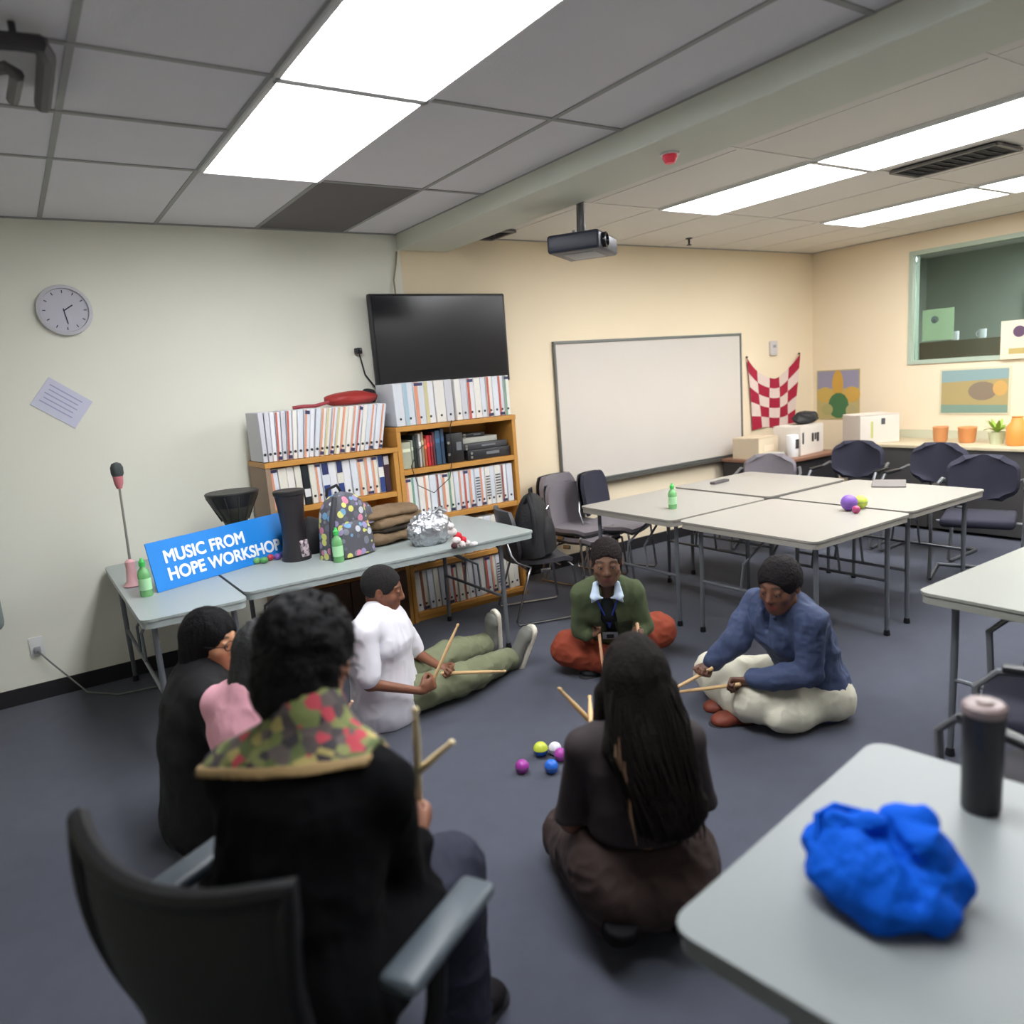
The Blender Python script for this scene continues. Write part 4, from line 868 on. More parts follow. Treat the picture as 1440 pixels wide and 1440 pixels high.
def nets(D, lo, h):
    I = D < 0; c = I[:-1, :-1, :-1].astype(np.int8)
    for dx in (0, 1):
        for dy in (0, 1):
            for dz in (0, 1):
                if dx or dy or dz: c = c + I[dx:I.shape[0] - 1 + dx, dy:I.shape[1] - 1 + dy, dz:I.shape[2] - 1 + dz]
    act = np.argwhere((c > 0) & (c < 8)); idx = np.full(c.shape, -1, np.int64); idx[tuple(act.T)] = np.arange(len(act))
    off = [(dx, dy, dz) for dx in (0, 1) for dy in (0, 1) for dz in (0, 1)]
    val = np.stack([D[act[:, 0] + o[0], act[:, 1] + o[1], act[:, 2] + o[2]] for o in off], 1).astype(float)
    acc = np.zeros((len(act), 3)); cnt = np.zeros(len(act))
    for i, o in enumerate(off):
        for a in range(3):
            if o[a] == 0:
                o2 = list(o); o2[a] = 1; j = off.index(tuple(o2)); va, vb = val[:, i], val[:, j]; m = (va < 0) != (vb < 0)
                t = np.where(m, va / np.where(va - vb == 0, 1, va - vb), 0); P = np.tile(np.array(o, float), (len(act), 1)); P[:, a] += t; acc[m] += P[m]; cnt[m] += 1
    V = lo + h * (act + acc / np.maximum(cnt, 1)[:, None]); F = []
    for a in range(3):
        b_, c_ = [(1, 2), (2, 0), (0, 1)][a]
        sl0 = [slice(None)] * 3; sl1 = [slice(None)] * 3; sl0[a] = slice(0, -1); sl1[a] = slice(1, None)
        ch = I[tuple(sl0)] != I[tuple(sl1)]; e = np.argwhere(ch)
        e = e[(e[:, b_] > 0) & (e[:, c_] > 0) & (e[:, b_] < D.shape[b_] - 1) & (e[:, c_] < D.shape[c_] - 1)]
        if not len(e): continue
        ins = I[tuple(e.T)]
        def g(db, dc):
            q = e.copy(); q[:, b_] += db; q[:, c_] += dc; return idx[tuple(q.T)]
        Q = np.stack([g(-1, -1), g(0, -1), g(0, 0), g(-1, 0)], 1); Q = np.where(ins[:, None], Q, Q[:, ::-1]); F.append(Q)
    return V, np.concatenate(F)
def smooth_vn(V, F):
    n = np.cross(V[F[:, 2]] - V[F[:, 0]], V[F[:, 3]] - V[F[:, 1]]); N = np.zeros_like(V)
    for k in range(4): np.add.at(N, F[:, k], n)
    return N / (np.linalg.norm(N, axis=1)[:, None] + 1e-12)
def relax(V, F, it=1):
    for _ in range(it):
        A_ = np.zeros_like(V); c = np.zeros(len(V))
        for k in range(4):
            np.add.at(A_, F[:, k], V[F[:, (k + 1) % 4]]); np.add.at(A_, F[:, (k + 1) % 4], V[F[:, k]]); np.add.at(c, F[:, k], 1); np.add.at(c, F[:, (k + 1) % 4], 1)
        V = V * 0.4 + 0.6 * A_ / np.maximum(c, 1)[:, None]
    return V
def np_mesh(name, V, F, cols=None):
    me = bpy.data.meshes.new(name); me.vertices.add(len(V)); me.vertices.foreach_set('co', V.astype(np.float32).ravel())
    me.loops.add(F.size); me.loops.foreach_set('vertex_index', F.astype(np.int32).ravel()); me.polygons.add(len(F)); me.polygons.foreach_set('loop_start', np.arange(0, F.size, 4, dtype=np.int32)); me.polygons.foreach_set('loop_total', np.full(len(F), 4, np.int32))
    me.update(calc_edges=True); me.validate()
    if cols is not None:
        a = me.attributes.new('Col', 'FLOAT_COLOR', 'POINT'); a.data.foreach_set('color', np.concatenate([cols, np.ones((len(V), 1))], 1).astype(np.float32).ravel())
    me.shade_smooth(); return me
def sdf_obj(name, s, h, m, parent, base, folds=None, colf=None, smooth=1, floor_=True):
    V, F = s.mesh(h); V = relax(V, F, smooth)
    if folds:
        N = smooth_vn(V, F)
        for amp, fr, stretch, sd_ in folds:
            Q = V * np.array(stretch); Q = Q + 0.03 * np.stack([vnoise(V, 6, sd_ + 1), vnoise(V, 6, sd_ + 2), vnoise(V, 6, sd_ + 3)], 1)
            nn = vnoise(Q, fr, sd_); r_ = 1 - np.abs(nn) * 2; V = V + N * (amp * r_)[:, None]
    if floor_: V[:, 2] = np.maximum(V[:, 2], 0.003)
    cols = colf(V) if colf is not None else None
    return link(name, np_mesh(name, V - np.array(base), F, cols), m, parent)
# blue drawstring-like cloth bag on the near table
bgc = PZ(1245, 1262, TH); bagc = np.array([bgc.x, bgc.y, TH])
s = S(); e1 = unit(np.array(PZ(1378, 1240, TH)) - np.array(PZ(1118, 1228, TH))); e2 = np.cross([0, 0, 1], e1)
s.ell(bagc + [0, 0, .045] , (.125, .085, .06), np.array([e1, e2, [0, 0, 1]]), k=.02).ell(bagc + e1 * -.07 + e2 * .03 + [0, 0, .06], (.06, .06, .055), np.array([e1, e2, [0, 0, 1]]), k=.02)
s.ell(bagc + e1 * .055 + e2 * .015 + [0, 0, .08], (.05, .065, .055), np.array([unit(e1 + [0, 0, .6]), e2, unit(np.cross(unit(e1 + [0, 0, .6]), e2))]), k=.015).ell(bagc + e1 * .01 + e2 * -.065 + [0, 0, .035], (.08, .04, .045), np.array([e1, e2, [0, 0, 1]]), k=.02)
s.cone(bagc + e1 * -.08 + e2 * .045 + [0, 0, .115], bagc + e1 * .0 + e2 * .03 + [0, 0, .118], .018, .016, k=.012).cone(bagc + e1 * .03 + e2 * .05 + [0, 0, .11], bagc + e1 * .07 + e2 * .03 + [0, 0, .135], .022, .014, k=.01)
s.cone(bagc + e1 * .015 + e2 * .04 + [0, 0, .13], bagc + e1 * .028 + e2 * -.09 + [0, 0, .075], .012, .012, k=.02, op='-')
s.cone(bagc + e1 * -.06 + e2 * .02 + [0, 0, .125], bagc + e1 * -.015 + e2 * .015 + [0, 0, .118], .013, .012, k=.012, op='-')
t = thing('blue_bag', 'crumpled bright blue cloth bag on the near table', 'bag', tuple(bagc)); M_blue = mat('blue_cloth', (0, 82, 196), .8, bump=.25, bscale=120, spec=.15)
V, F = s.mesh(.004); N = smooth_vn(V, F)
for amp, fr, sd_ in ((.012, 11, 3), (.006, 22, 5), (.0025, 45, 9)):
    V = V + N * (amp * (1 - np.abs(vnoise(V + .02 * np.stack([vnoise(V, 15, 1), vnoise(V, 15, 2), vnoise(V, 15, 3)], 1), fr, sd_)) * 2.2))[:, None]
V[:, 2] = np.maximum(V[:, 2], TH + .001); V = relax(V, F, 1)
link('bag_body', np_mesh('bag_body', V - bagc, F), M_blue, t)
hp = [Vector(e1 * x + e2 * y) + Vector((0, 0, z)) for x, y, z in ((-.11, .02, .09), (-.105, .05, .125), (-.07, .065, .137), (-.03, .05, .135), (-.02, .02, .12))]
B().tube(hp, .007, 8).obj('handle', M_blue, t)
# folded brown coat
bb_ = PZ(566, 765, TH); cb = A3_((bb_.x, bb_.y + .17, TH)); t = thing('folded_brown_coat', 'folded brown coat lying in layers behind the silver bag', 'coat', tuple(cb))
M_brc = mat('brown_cloth', (122, 100, 76), .8, noise=.12, nscale=14, bump=.3, bscale=50)
ca_, sa_ = math.cos(.3), math.sin(.3); c1_ = A3_((ca_, sa_, 0)); c2_ = A3_((-sa_, ca_, 0))
for i, (w_, d_, z, h_, dx, mm) in enumerate(((.23, .13, .045, .042, 0, M_brc), (.20, .12, .093, .02, .03, mat('brown_cloth_dark', (48, 38, 30), .85)), (.22, .13, .135, .038, .02, M_brc), (.19, .12, .19, .032, -.03, M_brc))):
    s = S(); s.ell(cb + c1_ * dx + A3_((0, 0, z)), (w_, d_, h_), np.array([unit(c1_ + A3_((0, 0, .10 * (i % 3 - 1)))), c2_, (0, 0, 1)]), k=.01)
    s.ell(cb + c1_ * (dx + .12) + A3_((0, 0, z - .005)), (.11, .13, h_ * .95), np.array([c1_, c2_, (0, 0, 1)]), k=.02).ell(cb + c1_ * (dx - .13) + A3_((0, 0, z)), (.10, .12, h_ * 1.05), np.array([c1_, c2_, (0, 0, 1)]), k=.02)
    sdf_obj('cloth_layer', s, .007, mm, t, cb, folds=[(.008, 9, (1, 1, 2.5), 30 + i), (.004, 20, (1, 1, 2), 40 + i)], floor_=False)
# ---------------------------------------------------------------- people
A3 = lambda v: np.array(v, float)
def ik(a, c, l1, l2, pole):
    a, c, pole = A3(a), A3(c), A3(pole); d = c - a; L = np.linalg.norm(d); L2 = min(L, (l1 + l2) * 0.999); n = d / L
    x = (l1 * l1 - l2 * l2 + L2 * L2) / (2 * L2); y = math.sqrt(max(0, l1 * l1 - x * x)); p = pole - n * (pole @ n); return a + n * x + unit(p) * y
def frame(f, u=(0, 0, 1)):
    f = unit(f); r = unit(np.cross(f, A3(u))); u = np.cross(r, f); return np.array([r, f, u])
def head(s, H, Fm, sc=1.0, jaw=1.0):
    """H eye-level centre of the head, Fm rows right/forward/up"""
    W = lambda x, y, z: A3(H) + sc * (A3([x, y, z]) @ Fm); E_ = lambda c, r, k=.012, op='+': s.ell(W(*c), A3(r) * sc, Fm, k * sc, op)
    K = lambda a, b, ra, rb, k=.01, op='+': s.cone(W(*a), W(*b), ra * sc, rb * sc, k * sc, op)
    E_((0, -.012, .025), (.074, .094, .09)); E_((0, .03, -.03), (.060 * jaw, .062, .078), .03); E_((0, .045, -.075), (.042 * jaw, .042, .036), .03); K((0, .07, -.1), (0, .068, -.098), .016, .016, .02)
    for q in (-1, 1):
        E_((q * .042, .058, -.028), (.024, .022, .022), .02); K((q * .012, .078, .026), (q * .045, .066, .026), .010, .010, .014)
        E_((q * .031, .089, .003), (.017, .012, .011), .010, '-'); K((q * .058 * jaw, .0, -.07), (q * .02, .06, -.1), .015, .014, .02)
        E_((q * .031, .076, .002), (.0165, .0145, .0135), .003); E_((q * .031, .0795, .0075), (.0175, .013, .009), .003)
        E_((q * .079, -.008, -.008), (.009, .019, .031), .005); E_((q * .084, -.002, -.005), (.006, .009, .018), .004, '-')
        E_((q * .013, .092, -.037), (.0095, .010, .008), .006)
    K((0, .084, .018), (0, .105, -.028), .0085, .0125, .010); E_((0, .104, -.031), (.0125, .012, .0105), .008)
    E_((0, .086, -.062), (.024, .012, .0065), .006); E_((0, .085, -.073), (.021, .012, .007), .005); K((-.019, .0965, -.0675), (.019, .0965, -.0675), .0016, .0016, .002, '-')
    return W
def face_cols(V, H, Fm, sc, skin, lip, brow=(.02, .015, .012)):
    q = ((V - A3(H)) @ Fm.T) / sc; c = np.tile(A3(srgb(skin)), (len(V), 1)); c *= (1 + 0.08 * vnoise(V, 30, 3))[:, None]
    L_ = (((q[:, 0] / .026) ** 2 + ((q[:, 2] + .0675) / .0135) ** 2) < 1) & (q[:, 1] > .075); c[L_] = A3(srgb(lip))
    for sg in (-1, 1):
        x = q[:, 0] * sg; B_ = (x > .014) & (x < .052) & (np.abs(q[:, 2] - (.030 - 9 * (x - .035) ** 2 * .6)) < .0045) & (q[:, 1] > .05); c[B_] = c[B_] * .22 + A3(brow) * .8
        E2 = (np.abs(q[:, 2] + .0015) < .0018) & (np.abs(x - .031) < .015) & (q[:, 1] > .07); c[E2] = A3(brow)
    far = np.linalg.norm(q, axis=1) > .2; return c
def hand(s, wr, d, side, right, grip=True, sc=1.0, curl=None, rad=0.0):
    """wrist point, direction of the palm, side = towards the thumb (also the held stick)"""
    d = unit(d); side = A3(side); side = unit(side - d * (side @ d)); n = np.cross(side, d) if right else np.cross(d, side); wr = A3(wr)
    s.slab(wr + d * .012 * sc, wr + d * .07 * sc, side, .027 * sc, .017 * sc, .037 * sc, .0145 * sc, k=.012)
    ln = [(.041, .026, .021), (.046, .029, .022), (.043, .027, .021), (.034, .021, .019)]
    for i in range(4):
        p = wr + (d * (.083 - .004 * abs(i - 1.2)) + side * (.028 - .0185 * i)) * sc; cs = curl or ((68, 150, 225) if grip else (22 + 5 * i, 45 + 6 * i, 60 + 8 * i)); r0 = .0092 - .0007 * (i == 3)
        for j in range(3):
            a = math.radians(cs[j]); dd = d * math.cos(a) + n * math.sin(a); q = p + dd * ln[i][j] * sc * (.85 if grip else 1.0); s.cone(p, q, (r0 - .0006 * j) * sc, (r0 - .0012 - .0004 * j) * sc, k=.003 if j else .007); p = q
    p = wr + (d * .022 + side * .026) * sc; q1 = p + (d * .026 + side * .020 + n * .014) * sc; q2 = q1 + (d * .026 + side * .002 + n * .016) * sc; q3 = q2 + (d * .012 - side * .008 + n * .012) * sc
    s.cone(p, q1, .014 * sc, .0115 * sc, k=.012).cone(q1, q2, .0108 * sc, .0095 * sc, k=.004).cone(q2, q3, .0095 * sc, .008 * sc, k=.003)
    return wr + (d * .088 + n * .024) * sc, side, n
def foot(s, ank, toe, up=(0, 0, 1), r=1.0, bare=True):
    a, t = A3(ank), A3(toe); f = unit(t - a); up = A3(up); up = unit(up - f * (up @ f)); lat = np.cross(f, up)
    s.ell(a - f * .03 - up * .045, (.032 * r, .036 * r, .032 * r), np.array([lat, f, up]), k=.03)
    s.slab(a - up * .035, t - f * .05 - up * .045, lat, .034 * r, .034 * r, .043 * r, .02 * r, k=.03)
    if bare:
        for i in range(5): 
            o = (i - 2) * .0165; b0 = t - f * (.05 + .006 * abs(i - 1)) + lat * o - up * .05; s.cone(b0, b0 + f * (.045 - .005 * i), .0105 if i else .013, .009 if i else .012, k=.004)
    else: s.slab(t - f * .06 - up * .047, t - f * .02 - up * .05, lat, .045 * r, .022 * r, .036 * r, .017 * r, k=.02)
def stick(label, grip, side, tipdir=None, L=.40, back=.07, cc_=(214, 178, 128), name='drumstick'):
    dr = unit(tipdir if tipdir is not None else side); g = A3(grip) - dr * back
    t = thing(name, label, 'drumstick', tuple(g)); M_ = mat('stick_wood_%d' % cc_[0], cc_, .5, noise=.08, nscale=30)
    Z = Vector(dr)
    B().tube([Z * 0, Z * .004, Z * (L * .72), Z * (L * .93), Z * (L * .955)], [.006, .009, .0088, .0055, .0048], 12).obj('shaft', M_, t)
    B().tube([Z * (L * .95), Z * (L * .965), Z * (L * .985), Z * L], [.0048, .0072, .007, .003], 12).obj('tip', M_, t)
    return t
def person(label, pel, nb, H, look, shR, shL, wrR, wrL, knR, knL, anR, anL, toR, toL, skin, lip, top, trous, hairf=None, elR=None, elL=None, sc=1.0, poleR=None, poleL=None,
           handR=None, handL=None, hips=.095, hipdir=None, topk=None, bot=None, shoes=None, shoek=None, feet_bare=False, up=(0, 0, 1), extra=None, sleeve=1.0, tw=1.0, hem=0.02, neckcut=True, top_name='top', bot_name='trousers', loose=0.0, headsc=1.0, res=.0065):
    base = A3([pel[0], pel[1], 0]); t = thing('person', label, 'person', tuple(base))
    pel, nb, H, shR, shL = map(A3, (pel, nb, H, shR, shL)); lat = unit(shR - shL); hd = unit(hipdir if hipdir is not None else lat * A3([1, 1, 0])); hR = pel + hd * hips; hL = pel - hd * hips
    Fm = frame(look, up); ua, fa = .285 * sc, .25 * sc
    wrR, wrL = A3(wrR), A3(wrL)
    eR = A3(elR) if elR is not None else ik(shR, wrR, ua, fa, poleR if poleR is not None else lat * .6 + A3([0, 0, -1])); eL = A3(elL) if elL is not None else ik(shL, wrL, ua, fa, poleL if poleL is not None else -lat * .6 + A3([0, 0, -1]))
    fw = unit(np.cross([0, 0, 1], lat)); mid = pel * .5 + nb * .5 - fw * .03; chest = pel * .22 + nb * .78
    body = S()
    def torso(s, e, tw_=1.0, kk=.05):
        s.slab(pel, mid, hd, (.135 + e) * tw_, .095 + e, (.12 + e) * tw_, .085 + e, k=kk); s.slab(mid, chest, lat, (.12 + e) * tw_, .085 + e, (.145 + e) * tw_, .095 + e, k=kk)
        s.slab(chest, nb - unit(nb - pel) * .05, lat, (.145 + e) * tw_, .095 + e, (.12 + e) * tw_, .06 + e, k=kk)
        s.cone(shR, nb + (H - nb) * .12, .044 + e * .55, .045 + e * .6, k=.04); s.cone(shL, nb + (H - nb) * .12, .044 + e * .55, .045 + e * .6, k=.04)
    torso(body, -.012)
    W = head(body, H, Fm, headsc)
    body.cone(nb - unit(H - nb) * .02, W(0, -.025, -.06), .052, .052, k=.03)
    def arm(s, sh, el, wr, e=0.0, fr=1.0, k=.03):
        sh, el, wr = A3(sh), A3(el), A3(wr)
        if fr < .5: el = sh + (el - sh) * fr * 2
        s.cone(sh, el, .043 * sc + e, .035 * sc + e, k=k)
        if fr > .5: q = el + (wr - el) * min(1, (fr - .5) * 2); s.cone(el, q, .037 * sc + e, (.037 - .013 * min(1, (fr - .5) * 2)) * sc + e * .8, k=k)
    arm(body, shR, eR, wrR, -.006); arm(body, shL, eL, wrL, -.004)
    grips = {}
    for nm, wr, el, hs in (('R', wrR, eR, handR), ('L', wrL, eL, handL)):
        if hs: grips[nm] = hand(body, wr, hs.get('d', unit(wr - el)), hs.get('side', (0, 0, 1)), nm == 'R', hs.get('grip', True), sc)
    def leg(s, h, kn, an, e=0.0, end=1.0, k=.04, rt=.078, rk=.055, ra=.038):
        h, kn, an = A3(h), A3(kn), A3(an); s.cone(h, kn, rt + e, rk + e, k=k); s.cone(kn, kn + (an - kn) * end, rk + e, ra + e * 1.2, k=k); cq = kn + (an - kn) * .3; s.ell(cq, (.056 + e,) * 3, k=k)
    leg(body, hR, knR, anR, -.008); leg(body, hL, knL, anL, -.008)
    for an, to, up_ in ((anR, toR, (shoek or {}).get('upR', (0, 0, 1))), (anL, toL, (shoek or {}).get('upL', (0, 0, 1)))): foot(body, an, to, up_, bare=feet_bare)
    M_skin = attr_mat('skin_' + '_'.join(map(str, skin)), .5, bump=.05, bscale=400)
    o = sdf_obj('body', body, res, M_skin, t, base, colf=lambda V: face_cols(V, H, Fm, headsc, skin, lip), smooth=1)
    # eyes
    for q in (-1, 1):
        e_ = W(q * .031, .0775, -.003) - base; g = B(); g.sphere(e_, .0125 * headsc, 12); g.obj('eye', mat('eye_white', (150, 140, 132), .25), t)
        B().sphere(W(q * .031, .0860, -.0045) - base, .0055 * headsc, 10).obj('iris', mat('iris_dark', (24, 16, 12), .2), t)
    # top
    ts = S(); torso(ts, .014 + loose, tw); arm(ts, shR, eR, wrR, .008 + loose * .5, sleeve, .02); arm(ts, shL, eL, wrL, .008 + loose * .5, sleeve, .02)
    if bot and bot.get('over'): pass
    ts.slab(pel + A3([0, 0, -hem]), pel, hd, .15 + loose, .115 + loose, .15 + loose, .115 + loose, k=.05)
    nd_ = unit(H - nb)
    if neckcut: ts.cone(nb + nd_ * .035 + fw * .02, nb + nd_ * .14 + fw * .05, .052, .075, k=.01, op='-')
    if topk and 'mod' in topk: topk['mod'](ts, locals())
    sdf_obj(top_name, ts, .008, top, t, base, folds=(topk or {}).get('folds', [(.005, 11, (1, 1, .6), 3), (.003, 24, (1, 1, .7), 8)]), colf=(topk or {}).get('colf'))
    # trousers
    bs = S(); ek = (bot or {}).get('e', .014); end = (bot or {}).get('end', .93)
    bs.slab(pel - A3([0, 0, .01]), pel + (nb - pel) * .2, hd, .145 + ek * .6, .105 + ek * .6, .128, .092, k=.04)
    rr = (bot or {}).get('r', (.078, .055, .038)); leg(bs, hR, knR, anR, ek, end, .04, *rr); leg(bs, hL, knL, anL, ek, end, .04, *rr)
    if bot and 'mod' in bot: bot['mod'](bs, locals())
    sdf_obj(bot_name, bs, .008, trous, t, base, folds=(bot or {}).get('folds', [(.006, 11, (1, 1, 1), 13), (.0035, 26, (1, 1, 1), 15)]))
    if shoes is not None:
        for an, to, up_ in ((anR, toR, (shoek or {}).get('upR', (0, 0, 1))), (anL, toL, (shoek or {}).get('upL', (0, 0, 1)))):
            ss = S(); a_, t_ = A3(an), A3(to); f = unit(t_ - a_); u_ = A3(up_); u_ = unit(u_ - f * (u_ @ f)); l_ = np.cross(f, u_); hl = a_ - f * .035
            ss.slab(hl - u_ * .03, t_ - f * .05 - u_ * .045, l_, .042, .045, .05, .032, k=.02).cone(a_ - u_ * .03, a_ + u_ * .015, .046, .044, k=.02).slab(t_ - f * .06 - u_ * .05, t_ - f * .02 - u_ * .052, l_, .051, .03, .044, .024, k=.02)
            ss.cut(a_ - u_ * .072, -u_); so = sdf_obj('shoe', ss, .006, shoes[0], t, base, smooth=1)
            s2 = S(); s2.slab(hl - u_ * .082, t_ - f * .03 - u_ * .082, l_, .044, .044, .05, .05, k=.0); s2.cut(a_ - u_ * .066, u_).cut(a_ - u_ * .096, -u_)
            V, F = s2.mesh(.006); so2 = link('sole', np_mesh('sole', np.array(V) - base, F), shoes[1], so); 
            if len(shoes) > 2:
                sk = S(); sk.cone(a_ + u_ * .0, a_ + u_ * .07, .042, .043, k=.01); sdf_obj('sock', sk, .007, shoes[2], t, base)
    if hairf: hairf(t, base, H, Fm, headsc, W, nb, lat, fw)
    if extra: extra(t, base, locals())
    return t, grips, (H, Fm, W, eR, eL, nb, fw, lat, base)
M_hairb = mat('hair_black', (13, 12, 15), .75, spec=.2, bump=.5, bscale=160); M_hairbr = mat('hair_dark_brown', (18, 12, 11), .75, spec=.15, bump=.45, bscale=120); M_hairs = mat('hair_brown_streak', (84, 62, 44), .5); M_crop = mat('hair_cropped', (24, 21, 21), .9, bump=.8, bscale=260)
def cap_hair(s, H, Fm, sc, e, line=.045, front=.055):
    W = lambda x, y, z: A3(H) + sc * (A3([x, y, z]) @ Fm)
    s.ell(W(0, -.014, .027), (A3([.074, .094, .09]) + e) * sc, Fm, k=0)
    s.ell(W(0, .10, -.055), A3([.075, .08, .115]) * sc, Fm, k=.01, op='-'); s.ell(W(0, .045, -.085), A3([.095, .09, .09]) * sc, Fm, k=.01, op='-')
    s.cone(W(-.1, -.0, -.035), W(.1, -.0, -.035), .028 * sc, .028 * sc, k=.008, op='-')
    s.ell(W(0, -.06, -.12), A3([.09, .09, .055]) * sc, Fm, k=.008, op='-'); return W
# ---- boy in the white t-shirt
M_tee = mat('tee_white', (226, 224, 232), .85, bump=.1, bscale=200); M_olive = mat('trousers_olive', (116, 120, 92), .85, noise=.08, nscale=12, bump=.15, bscale=150)
M_shoe = mat('shoe_grey', (112, 112, 106), .7, bump=.2, bscale=250); M_sole = mat('sole_cream', (212, 206, 190), .6); M_sock = mat('sock_white', (226, 226, 232), .9)
pel = PZ(538, 985, .115); pel = A3(pel); 
shR = A3(PY(510, 890, 3.27)); shL = A3(PY(554, 872, 3.58)); nb = (shR + shL) / 2 + A3([0.01, 0, .045]); Hb = A3(PY(538, 828, 3.43))
pel = A3([nb[0] + .02, 3.46, .115])
wR = A3(PY(592, 972, 3.22)); wL = A3(PY(620, 938, 3.40)); kR = A3(PZ(648, 955, .12)); kL = A3(PZ(628, 922, .12)); aR = A3(PZ(718, 925, .075)); aL = A3(PZ(684, 905, .075))
def boy_hair(t, base, H, Fm, sc, W_, nb, lat, fw):
    s = S(); cap_hair(s, H, Fm, sc, .007); sdf_obj('hair', s, .005, M_crop, t, base, folds=[(.0012, 60, (1, 1, 1), 2)])
tipR = A3(PY(646, 878, 3.20)); gR = A3(PY(613, 953, 3.21)); tipL = A3(PY(706, 944, 3.10)); gL = A3(PY(640, 950, 3.30))
sdR = unit(tipR - gR); sdL = unit(tipL - gL)
def boy_extra(t, base, L_):
    pass
pel = pel + A3([-.02, 0, 0])
_, gr, _ = person('young man in white t-shirt and olive trousers, legs stretched out on the carpet', pel, nb, Hb, (.80, -.50, -.22), shR, shL, wR, wL, kR, kL, aR, aL, aR + A3([.075, -.03, .185]), aL + A3([-.02, -.035, .19]),
    (126, 80, 58), (136, 76, 66), M_tee, M_olive, boy_hair, sc=.97, handR={'side': sdR, 'd': unit(unit(gR - wR) + [.2, 0, -.1])}, handL={'side': sdL, 'd': unit([.15, -.75, -.25])},
    sleeve=.42, loose=.034, elR=A3(PY(520, 962, 3.22)), elL=A3(PY(585, 918, 3.62)), shoes=(M_shoe, M_sole, M_sock), shoek={'upR': (-1, 0, .35), 'upL': (-1, 0, 0.0)}, bot={'e': .022, 'end': .93}, poleR=(-.3, -.5, -1), poleL=(-.2, .5, -1), top_name='tee_shirt', hem=.03, topk={'mod': lambda ts, L_: ts.slab(A3(L_['pel']) - A3([0, 0, .03]), A3(L_['pel']) + A3([0, 0, .16]), L_['hd'], .205, .165, .185, .145, k=.05)})
stick('pale drumstick raised in the right hand of the young man in white', gr['R'][0], gr['R'][1], sdR, L=.38)
stick('pale drumstick lying low across the olive trousers of the young man in white', gr['L'][0], None, unit(tipL - gr['L'][0]), L=.36, back=.05)
# ---- woman in the green cardigan
M_card = mat('cardigan_green', (76, 86, 58), .95, noise=.12, nscale=60, bump=.35, bscale=220); M_rust = mat('trousers_rust', (140, 58, 34), .85, noise=.08, nscale=14, bump=.15, bscale=150); M_collar = mat('collar_pale_blue', (196, 212, 232), .8); M_blackt = mat('undershirt_black', (30, 36, 36), .85, bump=.1); M_lan = mat('lanyard_blue', (46, 70, 176), .6); M_lan2 = mat('lanyard_badge', (150, 154, 160), .4)
pel = A3([2.76, 3.22, .12]); shR = A3(PZ(820, 834, .53)); shL = A3(PZ(889, 832, .53)); nb = (shR + shL) / 2 + A3([-.01, -.01, .03]); Hg = A3(PZ(853, 789, .725))
kR = A3(PZ(800, 912, .15)); kL = A3(PZ(925, 886, .17)); aR = A3(PZ(868, 932, .08)); aL = A3(PZ(845, 930, .07)); wR = A3(PZ(826, 892, .29)); wL = A3(PZ(897, 893, .30))
gR = A3(PZ(838, 884, .31)); tR = A3(PZ(848, 938, .15)); lookg = unit(A3([0, 0, .45]) - Hg) 
def green_hair(t, base, H, Fm, sc, W_, nb, lat, fw):
    s = S(); cap_hair(s, H, Fm, sc, .008); sdf_obj('hair', s, .005, mat('hair_dark_braids', (34, 27, 27), .8, spec=.2, bump=.9, bscale=120), t, base, folds=[(.0016, 50, (1, 1, 1), 2)])
def green_top(ts, L_):
    nb, fw, pel, lat = L_['nb'], L_['fw'], L_['pel'], L_['lat']; f2 = unit(A3([0, 0, .1]) * 0 + fw)
    # open front of the cardigan
    a = nb + fw * .12 + A3([0, 0, .02]); b = pel * .75 + nb * .25 + fw * .19; ts.slab(a, b, lat, .035, .055, .05, .07, k=.012, op='-')
